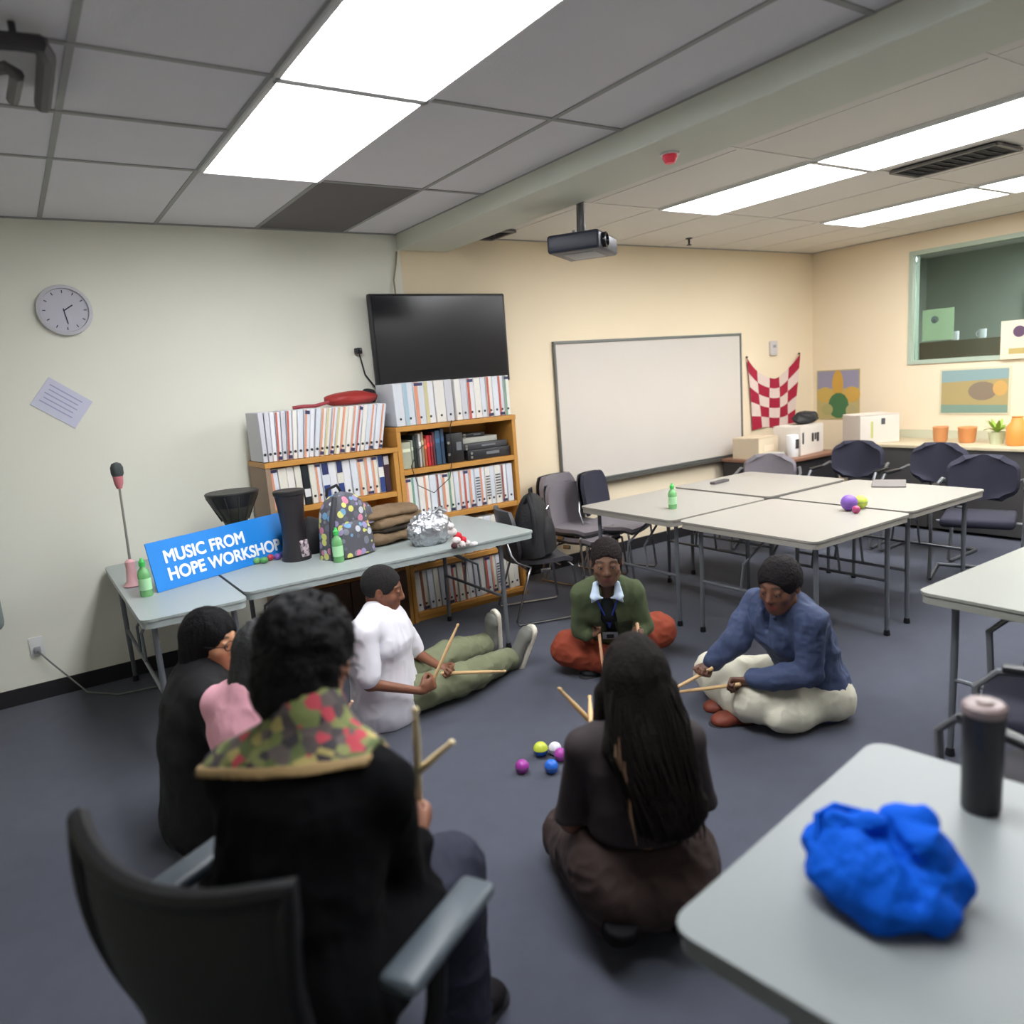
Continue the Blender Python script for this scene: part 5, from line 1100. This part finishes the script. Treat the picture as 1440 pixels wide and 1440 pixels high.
def green_extra(t, base, L_):
    nb, fw, pel, lat, H = L_['nb'], L_['fw'], L_['pel'], L_['lat'], L_['H']; up_ = unit(nb - pel)
    s = S(); s.slab(pel, L_['mid'], lat, .135, .1, .125, .095, k=.05).slab(L_['mid'], L_['chest'], lat, .125, .095, .13, .102, k=.05).slab(L_['chest'], nb - up_ * .03, lat, .13, .102, .07, .06, k=.05)
    sdf_obj('undershirt', s, .008, M_blackt, t, base, folds=[(.002, 14, (1, 1, 1), 4)])
    for sg in (1, -1):
        p0 = nb + up_ * .045 - fw * .02 + lat * .06 * sg; p1 = nb + up_ * .035 + fw * .05 + lat * .07 * sg; p2 = nb - up_ * .045 + fw * .105 + lat * .078 * sg; p3 = nb - up_ * .015 + fw * .105 + lat * .03 * sg; q0 = nb + up_ * .05 + fw * .045 + lat * .062 * sg
        s = S()
        s.slab(nb + up_ * .055 + fw * .03 + lat * .056 * sg, nb - up_ * .03 + fw * .112 + lat * .062 * sg, lat, .014, .009, .028, .008, k=.01).cone(nb - up_ * .035 + fw * .115 + lat * .065 * sg, nb - up_ * .075 + fw * .122 + lat * .082 * sg, .018, .004, k=.012).cone(nb - up_ * .03 + fw * .112 + lat * .06 * sg, nb - up_ * .035 + fw * .118 + lat * .022 * sg, .010, .005, k=.01).cone(nb + up_ * .06 - fw * .05, nb + up_ * .055 + fw * .03 + lat * .056 * sg, .016, .012, k=.01)
        sdf_obj('shirt_collar', s, .004, M_collar, t, base)
    apex = nb - up_ * .26 + fw * .135
    for sg in (1, -1):
        P_ = [nb + up_ * .02 + fw * .06 + lat * .06 * sg, nb - up_ * .07 + fw * .118 + lat * .05 * sg, nb - up_ * .16 + fw * .134 + lat * .028 * sg, apex]
        B().tube([Vector(p - base) for p in P_], .0055, 6).obj('lanyard_strap', M_lan, t)
    B().tube([Vector(apex - base), Vector(apex - up_ * .06 - base)], [.012, .004], 8).obj('lanyard_tail', M_lan, t)
    c_ = apex - up_ * .14 + fw * .012; s = S(); s.ell(c_, (.001, .001, .001)); bb2 = B(); bb2.box((0, 0, 0), (.085, .004, .055), bev=.002); bo = bb2.obj('name_badge', M_lan2, t); bo.location = Vector(c_ - base); bo.rotation_euler = (.5, 0, math.atan2(-fw[0], fw[1]) + math.pi)
    b3 = B(); b3.box((0, .003, -.004), (.04, .002, .03)); o3 = b3.obj('badge_photo', M_blackt, bo); B().box((0, -.003, -.004), (.04, .002, .03)).obj('badge_photo', M_blackt, bo)
_, gr, _ = person('woman in green cardigan, pale collar and rust trousers, sitting cross-legged', pel, nb, Hg, (-.62, -.70, -.13), shR, shL, wR, wL, kR, kL, aR, aL, aR + A3([.10, -.06, .01]), aL + A3([-.11, .03, .01]),
    (104, 72, 54), (112, 64, 58), M_card, M_rust, green_hair, sc=.92, handR={'side': unit(tR - gR), 'd': unit(gR - wR + A3([0, -.02, .02]))}, handL={'side': A3([-.2, -.4, -.9]), 'd': unit([-.55, -.35, .35])},
    loose=.02, sleeve=.93, shoes=(M_blackt, mat('sole_dark', (40, 40, 44), .7)), topk={'mod': green_top}, extra=green_extra, top_name='cardigan', poleR=(-.5, .5, -.6), poleL=(.8, -.3, -.6), elR=A3(PZ(817, 884, .31)), elL=A3(PZ(904, 880, .32)), bot={'e': .022, 'r': (.09, .072, .05)})
stick('drumstick pointing down from the right hand of the woman in green', gr['R'][0], None, unit(tR - gr['R'][0]), L=.33, back=.05, cc_=(190, 140, 104))
stick('drumstick in the left hand of the woman in green cardigan', gr['L'][0], None, gr['L'][1], L=.33, back=.05, cc_=(196, 150, 112))
# ---- woman in the blue shirt
M_blues = mat('shirt_blue', (60, 72, 104), .8, noise=.22, nscale=9, bump=.2, bscale=150); M_cream = mat('trousers_cream', (206, 202, 184), .85, noise=.04, nscale=8, bump=.15, bscale=120); M_boot = mat('boot_russet', (122, 54, 36), .6, noise=.1, nscale=20)
shR = A3(PZ(1064, 846, .55)); shL = A3(PZ(1140, 872, .56)); nb = (shR + shL) / 2 + A3([-.01, 0, .035]); Hl = A3(PZ(1096, 822, .715)); pel = A3([3.02, 2.06, .12])
kR = A3(PZ(1012, 948, .14)); kL = A3(PZ(1048, 985, .15)); kL = A3([2.66, 1.88, .15]); aR = A3(PZ(1040, 1000, .08)); aL = A3(PZ(1030, 985, .07)); wR = A3(PZ(1000, 932, .27)); wL = A3(PZ(1052, 957, .26))
gR = A3(PZ(985, 942, .25)); gL = A3(PZ(1030, 958, .25)); tip = A3(PZ(948, 974, .12)); tip2 = A3(PZ(946, 970, .17))
kR = A3([2.80, 2.48, .14]); kL = A3(PZ(1062, 985, .14)); aR = A3([2.70, 2.20, .07]); aL = A3([2.78, 2.32, .065])
def blue_hair(t, base, H, Fm, sc, W_, nb, lat, fw):
    s = S(); W = cap_hair(s, H, Fm, sc, .014); s.ell(W(0, -.09, -.01), (.055, .05, .07), Fm, k=.03); s.cone(W(0, -.11, -.03), W(.02, -.10, -.14), .035, .02, k=.03)
    sdf_obj('hair', s, .005, mat('hair_braids', (24, 20, 22), .75, spec=.2, bump=.8, bscale=90), t, base, folds=[(.003, 40, (1, 1, .4), 2)])
def blue_top(ts, L_):
    nb, fw, lat, pel = L_['nb'], L_['fw'], L_['lat'], L_['pel']; ts.slab(nb + fw * .10 + A3([0, 0, .05]), nb + fw * .10 - A3([0, 0, .11]), lat, .055, .08, .012, .06, k=.008, op='-')
def blue_extra(t, base, L_):
    nb, fw, lat, pel = L_['nb'], L_['fw'], L_['lat'], L_['pel']; up_ = unit(nb - pel)
    for sg in (1, -1):
        s = S(); s.slab(nb + up_ * .05 - fw * .01 + lat * .06 * sg, nb - up_ * .04 + fw * .105 + lat * .05 * sg, lat, .022, .012, .022, .007, k=.01).cone(nb + up_ * .05 - fw * .05, nb + up_ * .05 + lat * .06 * sg, .018, .014, k=.02)
        sdf_obj('shirt_collar', s, .005, M_blues, t, base)
def cream_mod(bs, L_):
    bs.ell(A3([2.80, 2.00, .09]), (.17, .09, .085), k=.05).ell(A3([3.02, 1.97, .10]), (.12, .10, .09), k=.05).ell(A3([2.88, 2.38, .10]), (.14, .09, .08), k=.05)
_, gr, _ = person('woman in a loose blue shirt and cream trousers sitting cross-legged on the right', pel, nb, Hl, (-.95, -.14, -.24), shR, shL, wR, wL, kR, kL, aR, aL, aR + A3([-.14, .09, .0]), aL + A3([-.13, .10, .0]),
    (104, 68, 52), (128, 64, 54), M_blues, M_cream, blue_hair, sc=.95, handR={'side': unit(tip2 - gR), 'd': unit([-.7, -.1, -.5])}, handL={'side': unit(tip - gL), 'd': unit([-.5, .75, -.1])},
    loose=.026, sleeve=.95, shoes=(M_boot, mat('sole_dark', (40, 40, 44))), topk={'mod': blue_top, 'folds': [(.009, 9, (1, 1, .6), 3), (.006, 17, (1, 1, .7), 8), (.003, 34, (1, 1, 1), 9)]}, extra=blue_extra, top_name='shirt', bot={'e': .035, 'mod': cream_mod, 'end': .85, 'folds': [(.008, 9, (1, 1, 1), 13), (.003, 22, (1, 1, 1), 15)]}, elR=A3(PZ(1034, 900, .39)), elL=A3(PZ(1138, 948, .31)))
stick('upper drumstick in the right hand of the woman in blue', gr['R'][0], None, unit(tip2 - gr['R'][0]), L=.34, back=.06)
stick('lower drumstick in the left hand of the woman in blue', gr['L'][0], None, unit(tip - gr['L'][0]), L=.40, back=.06)
# ---- woman in brown with long hair, seen from behind
M_brown_t = mat('top_brown', (40, 31, 34), .8, noise=.08, nscale=30, bump=.15, bscale=220); M_brown_s = mat('trousers_brown', (52, 36, 34), .85, noise=.08, nscale=20, bump=.15, bscale=180)
fwd = unit([.52, .85, 0]); rgt = A3([fwd[1], -fwd[0], 0]); pel = A3([1.385, 1.53, .235]); nb = pel + A3([0, 0, .41]) + fwd * .03; shR = nb + rgt * .155 - A3([0, 0, .045]); shL = nb - rgt * .155 - A3([0, 0, .045]); Hr = nb + A3([0, 0, .155]) + fwd * .045 + rgt * .015
kR = pel + fwd * .36 + rgt * .17 + A3([0, 0, -.13]); kL = pel + fwd * .36 - rgt * .19 + A3([0, 0, -.13]); aR = pel - fwd * .02 + rgt * .1 + A3([0, 0, -.175]); aL = pel - fwd * .02 - rgt * .1 + A3([0, 0, -.175])
gA_ = A3(PY(868, 1044, 1.86)); gB_ = A3(PY(815, 1052, 1.80)); wR = gA_ - fwd * .09; wL = gB_ - fwd * .09
def brown_hair(t, base, H, Fm, sc, W_, nb, lat, fw):
    W = lambda x, y, z: A3(H) + (A3([x, y, z]) @ Fm); s = S(); s.ell(W(0, -.016, .028), (.086, .102, .096), Fm, k=0); s.ell(W(0, .11, -.05), (.062, .07, .12), Fm, k=.015, op='-')
    s.slab(W(0, -.05, -.02), W(-.0, -.09, -.2), Fm[0], .094, .08, .115, .05, k=.05).slab(W(-.0, -.09, -.18), W(.045, -.12, -.40), Fm[0], .12, .05, .10, .032, k=.05).slab(W(.045, -.12, -.36), W(.05, -.125, -.43), Fm[0], .095, .03, .05, .014, k=.04)
    s.cone(W(-.09, .0, -.05), W(-.115, .02, -.19), .035, .03, k=.03).cone(W(.09, .0, -.05), W(.125, .0, -.22), .038, .032, k=.03).cone(W(.12, .0, -.2), W(.15, -.03, -.34), .032, .015, k=.03)
    ho = sdf_obj('hair', s, .006, M_hairbr, t, base, folds=[(.003, 24, (1, 1, .1), 2), (.0015, 60, (1, 1, .08), 6)])
    rs = random.Random(5); b = B()
    for k in range(150):
        x0 = rs.uniform(-.1, .1); y0 = -.1 - .02 * rs.random(); zt = rs.uniform(-.02, -.16); zl = rs.uniform(-.34, -.455); sh = rs.uniform(-.02, .02)
        P_ = [W(x0 * .9, y0 + .012, zt), W(x0 * 1.15, y0 - .03, zt - .08), W(x0 * 1.05 + .02, y0 - .045, (zt + zl) / 2 - .03), W(x0 * .75 + .045 + sh, y0 - .045, zl)]
        b.tube([Vector(p - base) for p in P_], [.002, .0032, .003, .001], 5)
    o = b.obj('loose_strands', M_hairbr, t); o['kind'] = 'stuff'
    b = B()
    for x0, za, zb in ((-.085, -.15, -.26), (-.075, -.2, -.3), (-.07, -.28, -.44), (-.095, -.16, -.24)):
        b.tube([Vector(W(x0, -.145, za) - base), Vector(W(x0 - .006, -.16, (za + zb) / 2) - base), Vector(W(x0 + .004, -.158, zb) - base)], [.002, .005, .0015], 6)
    b.obj('highlight_strands', M_hairs, t)
def brown_bot(bs, L_):
    pel, hd, fw = L_['pel'], L_['hd'], L_['fw']; bs.slab(pel - A3([0, 0, .05]), pel + A3([0, 0, .03]), hd, .17, .15, .14, .11, k=.06)
    bs.cut(pel + A3([0, 0, .098]), (0, 0, 1))
    for sg in (1, -1): bs.ell(pel + hd * .085 * sg - fw * .05 - A3([0, 0, .05]), (.11, .12, .11), k=.05)
tA = A3(PY(785, 967, 1.95)); tB = A3(PY(829, 978, 1.97)); gA = PY(835, 1012, 1.86)
def brown_extra(t, base, L_):
    pel, hd, fw = L_['pel'], L_['hd'], L_['fw']; s = S(); s.slab(pel + A3([0, 0, .03]), pel + A3([0, 0, .13]), hd, .142, .108, .128, .097, k=0)
    V, F = s.mesh(.006); c = np.tile(A3(srgb((120, 84, 68))), (len(V), 1)); link('skin_band', np_mesh('skin_band', V - base, F, c), attr_mat('skin_band', .5), t)
_, gr, _ = person('woman with long dark hair in brown, kneeling with her back turned', pel, nb, Hr, (.50, .82, -.28), shR, shL, wR, wL, kR, kL, aR, aL, aR - fwd * .17 - A3([0, 0, .0]), aL - fwd * .17,
    (122, 84, 66), (120, 66, 60), M_brown_t, M_brown_s, brown_hair, sc=1.0, handR={'side': unit(tA - gA_), 'd': unit(fwd * .9 + A3([0, 0, .1]))}, handL={'side': unit(tB - gB_), 'd': unit(fwd * .9 + rgt * .2)},
    loose=.004, sleeve=.97, hips=.105, shoes=(mat('boot_black', (30, 27, 30), .8, spec=.1), mat('sole_black', (26, 25, 27), .9, spec=.1)), shoek={'upR': (0, 0, -1), 'upL': (0, 0, -1)}, bot={'e': .022, 'mod': brown_bot, 'r': (.1, .062, .042)}, hem=-.10, elR=shR + rgt * .05 + fwd * .04 - A3([0, 0, .24]), elL=shL - rgt * .05 + fwd * .03 - A3([0, 0, .25]), topk={'folds': [(.002, 10, (1, 1, .6), 3)], 'mod': lambda ts, L_: ts.cut(A3(L_['pel']) + A3([0, 0, .118]), (0, 0, -1))}, extra=brown_extra, res=.008)
stick('drumstick crossing low to the left of the long dark hair, its tip farthest left', gr['R'][0], None, unit(tA - gr['R'][0]), L=float(np.linalg.norm(tA - gr['R'][0])) + .06, back=.06)
stick('upright drumstick showing its tip beside the long dark hair', gr['L'][0], None, unit(tB - gr['L'][0]), L=float(np.linalg.norm(tB - gr['L'][0])) + .06, back=.06)
# ---- woman in black with glasses, on the left
M_blk = mat('garment_black', (15, 15, 20), .85, bump=.15, bscale=150)
fwd = unit([.95, -.05, 0]); rgt = A3([fwd[1], -fwd[0], 0]); pel = A3([.40, 3.02, .13]); nb = A3(PY(283, 948, 3.0)); nb = A3([nb[0], 3.0, nb[2]]); Hl = A3(PY(300, 900, 2.99)); shR = nb + rgt * .15 - A3([.0, 0, .045]); shL = nb - rgt * .15 - A3([0, 0, .045])
pel = A3([nb[0] - .04, 3.02, .13])
def glass_extra(t, base, L_):
    H, Fm = L_['H'], L_['Fm']; W = lambda x, y, z: A3(H) + (A3([x, y, z]) @ Fm) - base; b = B()
    for q in (-1, 1):
        b.tube([Vector(W(q * .033 + .024 * math.cos(a), .101, .001 + .018 * math.sin(a))) for a in [2 * math.pi * k / 16 for k in range(16)]], .0022, 6, closed=True)
        b.tube([Vector(W(q * .057, .099, .004)), Vector(W(q * .078, .06, .004)), Vector(W(q * .08, 0, .0))], .002, 6)
    b.tube([Vector(W(-.01, .103, .004)), Vector(W(.01, .103, .004))], .002, 6); b.obj('spectacles', M_black, t)
def long_hair(mass, drop, m=M_hairb, front=.0):
    def f(t, base, H, Fm, sc, W_, nb, lat, fw):
        W = lambda x, y, z: A3(H) + (A3([x, y, z]) @ Fm); s = S(); s.ell(W(0, -.018, .03), A3([.078, .1, .092]) + mass * .4, Fm, k=0); s.ell(W(0, .10 + front, -.05), (.062, .07, .10), Fm, k=.01, op='-')
        s.slab(W(0, -.05, .0), W(0, -.08, -.2 - drop), Fm[0], .085 + mass * .4, .07 + mass * .3, .10 + mass * .5, .045, k=.04)
        for q in (-1, 1): s.cone(W(q * .072, -.045, -.02), W(q * .085, -.045, -.15 - drop * .8), .028 + mass * .2, .022, k=.02)
        sdf_obj('hair', s, .006, m, t, base, folds=[(.004, 30, (1, 1, .2), 2), (.002, 60, (1, 1, .2), 4)])
    return f
def robe(w0, w1):
    def f(ts, L_):
        pel, hd, nb = L_['pel'], L_['hd'], L_['nb']; ts.slab(A3([pel[0] + .03, pel[1], .1]), pel * .6 + nb * .4, hd, w0, w0 * .9, w1, w1 * .85, k=.06)
    return f
person('woman in black with black hair and dark glasses on the floor at the left', pel, nb, Hl, (.60, -.78, -.08), shR, shL, pel + fwd * .26 + rgt * .12 + A3([0, 0, .17]), pel + fwd * .3 - rgt * .1 + A3([0, 0, .2]), pel + fwd * .26 + rgt * .22 + A3([0, 0, .0]), pel + fwd * .26 - rgt * .22 + A3([0, 0, .0]), pel + fwd * .2 - rgt * .05 + A3([0, 0, -.07]), pel + fwd * .12 + rgt * .07 + A3([0, 0, -.07]), pel + fwd * .22 - rgt * .2 + A3([0, 0, -.06]), pel + fwd * .12 + rgt * .22 + A3([0, 0, -.06]),
    (186, 132, 98), (176, 96, 84), M_blk, M_blk, long_hair(.02, .1), sc=.95, handR={'side': (0, 0, 1)}, handL={'side': (0, 0, 1)}, loose=.03, shoes=(M_blackt, mat('sole_dark', (40, 40, 44))), extra=glass_extra, topk={'mod': robe(.24, .17)}, bot={'e': .03})
# ---- person in pink, mostly hidden
M_pink = mat('top_pink', (240, 176, 192), .85, bump=.1)
fwd = unit([.8, .55, 0]); rgt = A3([fwd[1], -fwd[0], 0]); Hp = A3(PY(374, 915, 2.66)); nb = A3(PY(352, 978, 2.62)); pel = A3([nb[0] + .02, 2.60, .13]); shR = nb + rgt * .15 - A3([0, 0, .045]); shL = nb - rgt * .15 - A3([0, 0, .045])
_, gr, _ = person('person with dark hair and pink top, mostly hidden behind the figure in black', pel, nb, Hp, (.8, .55, -.2), shR, shL, pel + fwd * .3 + rgt * .1 + A3([0, 0, .24]), pel + fwd * .32 - rgt * .12 + A3([0, 0, .22]), pel + fwd * .26 + rgt * .24, pel + fwd * .26 - rgt * .24, pel + fwd * .2 - rgt * .05 + A3([0, 0, -.07]), pel + fwd * .12 + rgt * .07 + A3([0, 0, -.07]), pel + fwd * .22 - rgt * .2 + A3([0, 0, -.06]), pel + fwd * .12 + rgt * .22 + A3([0, 0, -.06]),
    (150, 100, 78), (150, 84, 76), M_pink, mat('trousers_denim', (52, 58, 80), .85, bump=.1), long_hair(.005, -.07, mat('hair_dark_grey', (34, 34, 38), .6, bump=.5, bscale=120)), sc=.95, handR={'side': unit(fwd + A3([0, 0, .6]))}, handL={'side': (0, 0, 1)}, loose=.015, sleeve=.9, shoes=(M_blackt, mat('sole_dark', (40, 40, 44))), bot={'e': .015}, res=.008)
tp_ = A3(PY(496, 985, 2.75)); stick('drumstick whose tip shows behind the shoulder of the seated figure in black', gr['R'][0], None, unit(tp_ - gr['R'][0]), L=float(np.linalg.norm(tp_ - gr['R'][0])) + .06, back=.06, cc_=(200, 170, 140))
# ---- figure in black on the office chair, nearest
fwd = unit([.88, .48, 0]); rgt = A3([fwd[1], -fwd[0], 0]); shR = A3(PZ(528, 1100, .91)); shL = A3(PZ(342, 1092, .91)); md = (shR + shL) / 2; la = unit(shR - shL); shR = md + la * .165; shL = md - la * .165
nb = md + A3([.02, .02, .045]); Hn = A3(PZ(436, 925, 1.13)); pel = A3([md[0] - .11, md[1] - .07, .53]); kR = A3(PZ(628, 1228, .50)); kL = kR + A3([-.10, .30, .02]); aR = A3([kR[0] + .02, kR[1] + .02, .09]); aL = aR + A3([-.1, .32, 0])
wR = A3(PZ(587, 1182, .66)); gR_ = A3(PZ(588, 1140, .72)); tR = A3(PZ(584, 995, 1.05)); wL = A3(PZ(560, 1120, .74)) + A3([-.06, .13, 0])
def near_hair(t, base, H, Fm, sc, W_, nb, lat, fw):
    W = lambda x, y, z: A3(H) + (A3([x, y, z]) @ Fm); s = S(); s.ell(W(0, -.025, .03), (.093, .106, .103), Fm, k=0).ell(W(-.01, -.045, -.06), (.083, .08, .08), Fm, k=.04).ell(W(0, -.03, .06), (.075, .08, .07), Fm, k=.04); s.ell(W(0, .12, -.05), (.06, .07, .11), Fm, k=.01, op='-')
    sdf_obj('hair', s, .006, M_hairb, t, base, folds=[(.007, 14, (1, 1, 1), 2), (.005, 34, (1, 1, 1), 4), (.003, 80, (1, 1, 1), 6)])
    b = B(); rs = random.Random(3)
    for k in range(220):
        a = rs.uniform(0, 6.28); e = rs.uniform(-.7, 1.4); n = A3([math.cos(a) * math.cos(e), math.sin(a) * math.cos(e), math.sin(e)])
        if n[1] > .55 and n[2] < .3: continue
        p = A3([0, -.025, .02]) + n * A3([.090, .102, .105]); q = p + n * .018 + A3([rs.uniform(-.012, .012), rs.uniform(-.012, .012), rs.uniform(-.012, .01)]); r_ = q + A3([rs.uniform(-.015, .015), rs.uniform(-.015, .015), -.012])
        b.tube([Vector(W(*v) - base) for v in (p, q, r_)], [.003, .0022, .0008], 5)
    o = b.obj('curls', M_hairb, t); o['kind'] = 'stuff'
M_scarf = voro_mat('scarf_floral', [(112, 122, 72), (82, 74, 74), (92, 104, 62), (164, 150, 92), (72, 64, 68), (178, 62, 76), (126, 130, 80), (58, 54, 60), (96, 86, 84)], 42, .85); M_scarft = mat('scarf_hem', (150, 124, 84), .8)
def near_extra(t, base, L_):
    nb, lat, fw, H = L_['nb'], L_['lat'], L_['fw'], L_['H']
    def shell(cuts):
        s = S(); s.p = [p for p in L_['ts'].p if p[4] == '+']; s.cone(nb + A3([0, 0, .02]), nb + A3([0, 0, .085]) + fw * .01, .075, .066, k=.04)
        for c_, n_ in cuts: s.cut(c_, n_)
        return s
    up1 = A3([0, 0, -1]) - fw * .30 + lat * .10; c0 = nb + A3([0, 0, .012]) - fw * .05; cr = (nb + lat * .135, unit(lat + A3([0, 0, -.3])))
    s = shell([(c0, up1), cr]); V, F = s.mesh(.007, off=.013); V = relax(V, F, 1); N = smooth_vn(V, F); V = V + N * (.003 * vnoise(V, 30, 4))[:, None]
    so = link('scarf', np_mesh('scarf', V - base, F), M_scarf, t)
    s = shell([(c0, up1), cr, (c0 - A3([0, 0, .016]), -up1)]); V, F = s.mesh(.006, off=.018); V = relax(V, F, 1); link('scarf_hem', np_mesh('scarf_hem', V - base, F), M_scarft, so)
def near_top(ts, L_):
    pel, nb, lat, hd, chest = L_['pel'], L_['nb'], L_['lat'], L_['hd'], L_['chest']
    ts.slab(pel - A3([0, 0, .05]), chest, hd, .185, .14, .16, .115, k=.06)
    ts.cone(L_['hR'], L_['hR'] * .42 + A3(L_['knR']) * .58, .125, .112, k=.06).cone(L_['hL'], L_['hL'] * .42 + A3(L_['knL']) * .58, .125, .112, k=.06)
_, gr, _ = person('person with curly black hair, floral scarf and black coat seated on the office chair', pel, nb, Hn, (.70, .66, -.28), shR, shL, wR, wL, kR, kL, aR, aL, aR + A3([.14, .06, .0]), aL + A3([.14, .08, 0]),
    (150, 104, 84), (140, 80, 70), mat('coat_black', (8, 8, 11), .95, bump=.15, bscale=90, spec=.15), mat('trousers_navy', (30, 33, 52), .85, noise=.08, bump=.1), near_hair, sc=1.0, handR={'side': unit(tR - gR_), 'd': unit([.55, .5, .25])}, handL={'side': (0.3, -.6, .7)},
    loose=.018, sleeve=.93, elR=A3(PZ(556, 1215, .66)), shoes=(mat('boot_black', (30, 27, 30)), mat('sole_dark', (40, 40, 44))), extra=near_extra, topk={'mod': near_top}, hem=.06, bot={'e': .02, 'end': .99, 'r': (.09, .065, .05)}, poleR=rgt * .6 - A3([0, 0, 1]) - fwd * .5, top_name='coat', hipdir=rgt, res=.008)
stick('drumstick held upright in the right hand of the figure in black', gr['R'][0], None, unit(tR - gr['R'][0]), L=float(np.linalg.norm(tR - gr['R'][0])) + .06, back=.06, cc_=(246, 226, 178))
ta = A3(PZ(568, 1103, .80)); tb = A3(PZ(634, 1045, .87)); tb = ta + unit(A3(PZ(634, 1045, .92)) - ta) * .30
stick('drumstick crossing diagonally behind the upright one of the figure in black', ta - unit(tb - ta) * .02, None, unit(tb - ta), L=float(np.linalg.norm(A3(PZ(634, 1045, .92)) - ta)) + .09, back=.06, cc_=(244, 224, 178))
# ---------------------------------------------------------------- office chair
oc = A3(pel) + fwd * .06; ca = math.atan2(fwd[1], fwd[0]) - math.pi / 2
t = thing('office_chair', 'black office chair with a curved back and grey armrests, at the lower left', 'chair', (oc[0], oc[1], 0), ca)
M_och = mat('office_chair_black', (18, 18, 21), .6, spec=.3, bump=.1); M_mesh = mat('chair_mesh_black', (19, 19, 22), .8, noise=.2, nscale=200, bump=.3, bscale=500); M_arm = mat('armrest_grey', (78, 87, 95), .4)
B().box((0, .02, .43), (.50, .48, .08), bev=.035, seg=3).obj('seat', M_och, t)
def ob(u, v):
    a = (u - .5) * 2; z = .52 + (.41 + .03 * a * a) * v; w_ = .235 + .025 * v; return (a * w_, -.27 - .05 * math.sin(v * 2.6) + .07 * a * a - .03 * v, z)
B().grid(ob, 18, 14, .014).obj('back_mesh', M_mesh, t)
fr = [ob(0, v / 10) for v in range(11)] + [ob(u / 12, 1) for u in range(1, 12)] + [ob(1, 1 - v / 10) for v in range(11)] + [ob(1 - u / 12, 0) for u in range(1, 12)]
B().tube([Vector(p) for p in fr], .02, 8, closed=True).obj('back_frame', M_och, t)
B().tube([(0, -.3, .62), (0, -.31, .5), (0, -.22, .4), (0, -.05, .38)], .025, 8).obj('back_bracket', M_och, t)
for s_ in (-1, 1):
    B().box((s_ * .315, .04, .675), (.08, .30, .032), bev=.015, seg=3).obj('armrest', M_arm, t)
    B().tube([(s_ * .31, .03, .66), (s_ * .315, .0, .55), (s_ * .30, -.02, .46), (s_ * .2, -.02, .40)], .02, 8).obj('arm_support', M_och, t)
B().lathe([(.03, .08), (.03, .25), (.02, .26), (.02, .39)], 16).obj('gas_column', M_dark, t)
for k in range(5):
    a = 2 * math.pi * k / 5 + .3; B().tube([(0, 0, .10), (.16 * math.cos(a), .16 * math.sin(a), .095), (.29 * math.cos(a), .29 * math.sin(a), .07)], [.03, .022, .015], 8).obj('base_arm', M_och, t)
    B().lathe([(0, -.012), (.03, -.012), (.03, .012), (0, .012)], 14, cap=False).obj('caster', M_black, t); c_ = t.children[-1]; c_.rotation_euler = (math.pi / 2, 0, a); c_.location = (.30 * math.cos(a), .30 * math.sin(a), .03)
# ---------------------------------------------------------------- black backpack on the charcoal chair
M_bpk = mat('backpack_black', (20, 20, 24), .75, bump=.25, bscale=60)
t = thing('black_backpack', 'black backpack slumped on the charcoal plastic chair', 'backpack', (2.96, 4.25, .472), math.radians(42))
soft_box(B(), .42, .24, .43, .7, .5, wav=.03, seed=4).obj('main_pouch', M_bpk, t)
o = soft_box(B(), .28, .1, .24, .8, .5, wav=.02, seed=5).obj('front_pocket', M_bpk, t); o.location = (0.01, -.10, .01)
B().tube([(-.11, .02, .37), (-.15, -.02, .42), (-.19, -.05, .33), (-.205, -.06, .18), (-.19, -.04, .05)], .014).obj('shoulder_strap', M_bpk, t)
B().tube([(-.02, 0, .41), (-.01, .0, .45), (.05, 0, .45), (.06, 0, .4)], .008).obj('carry_loop', M_bpk, t)
B().tube([(-.03, -.115, .31), (.0, -.125, .33), (.02, -.12, .30)], .004, 6).obj('zip_pull', M_chrome, t)
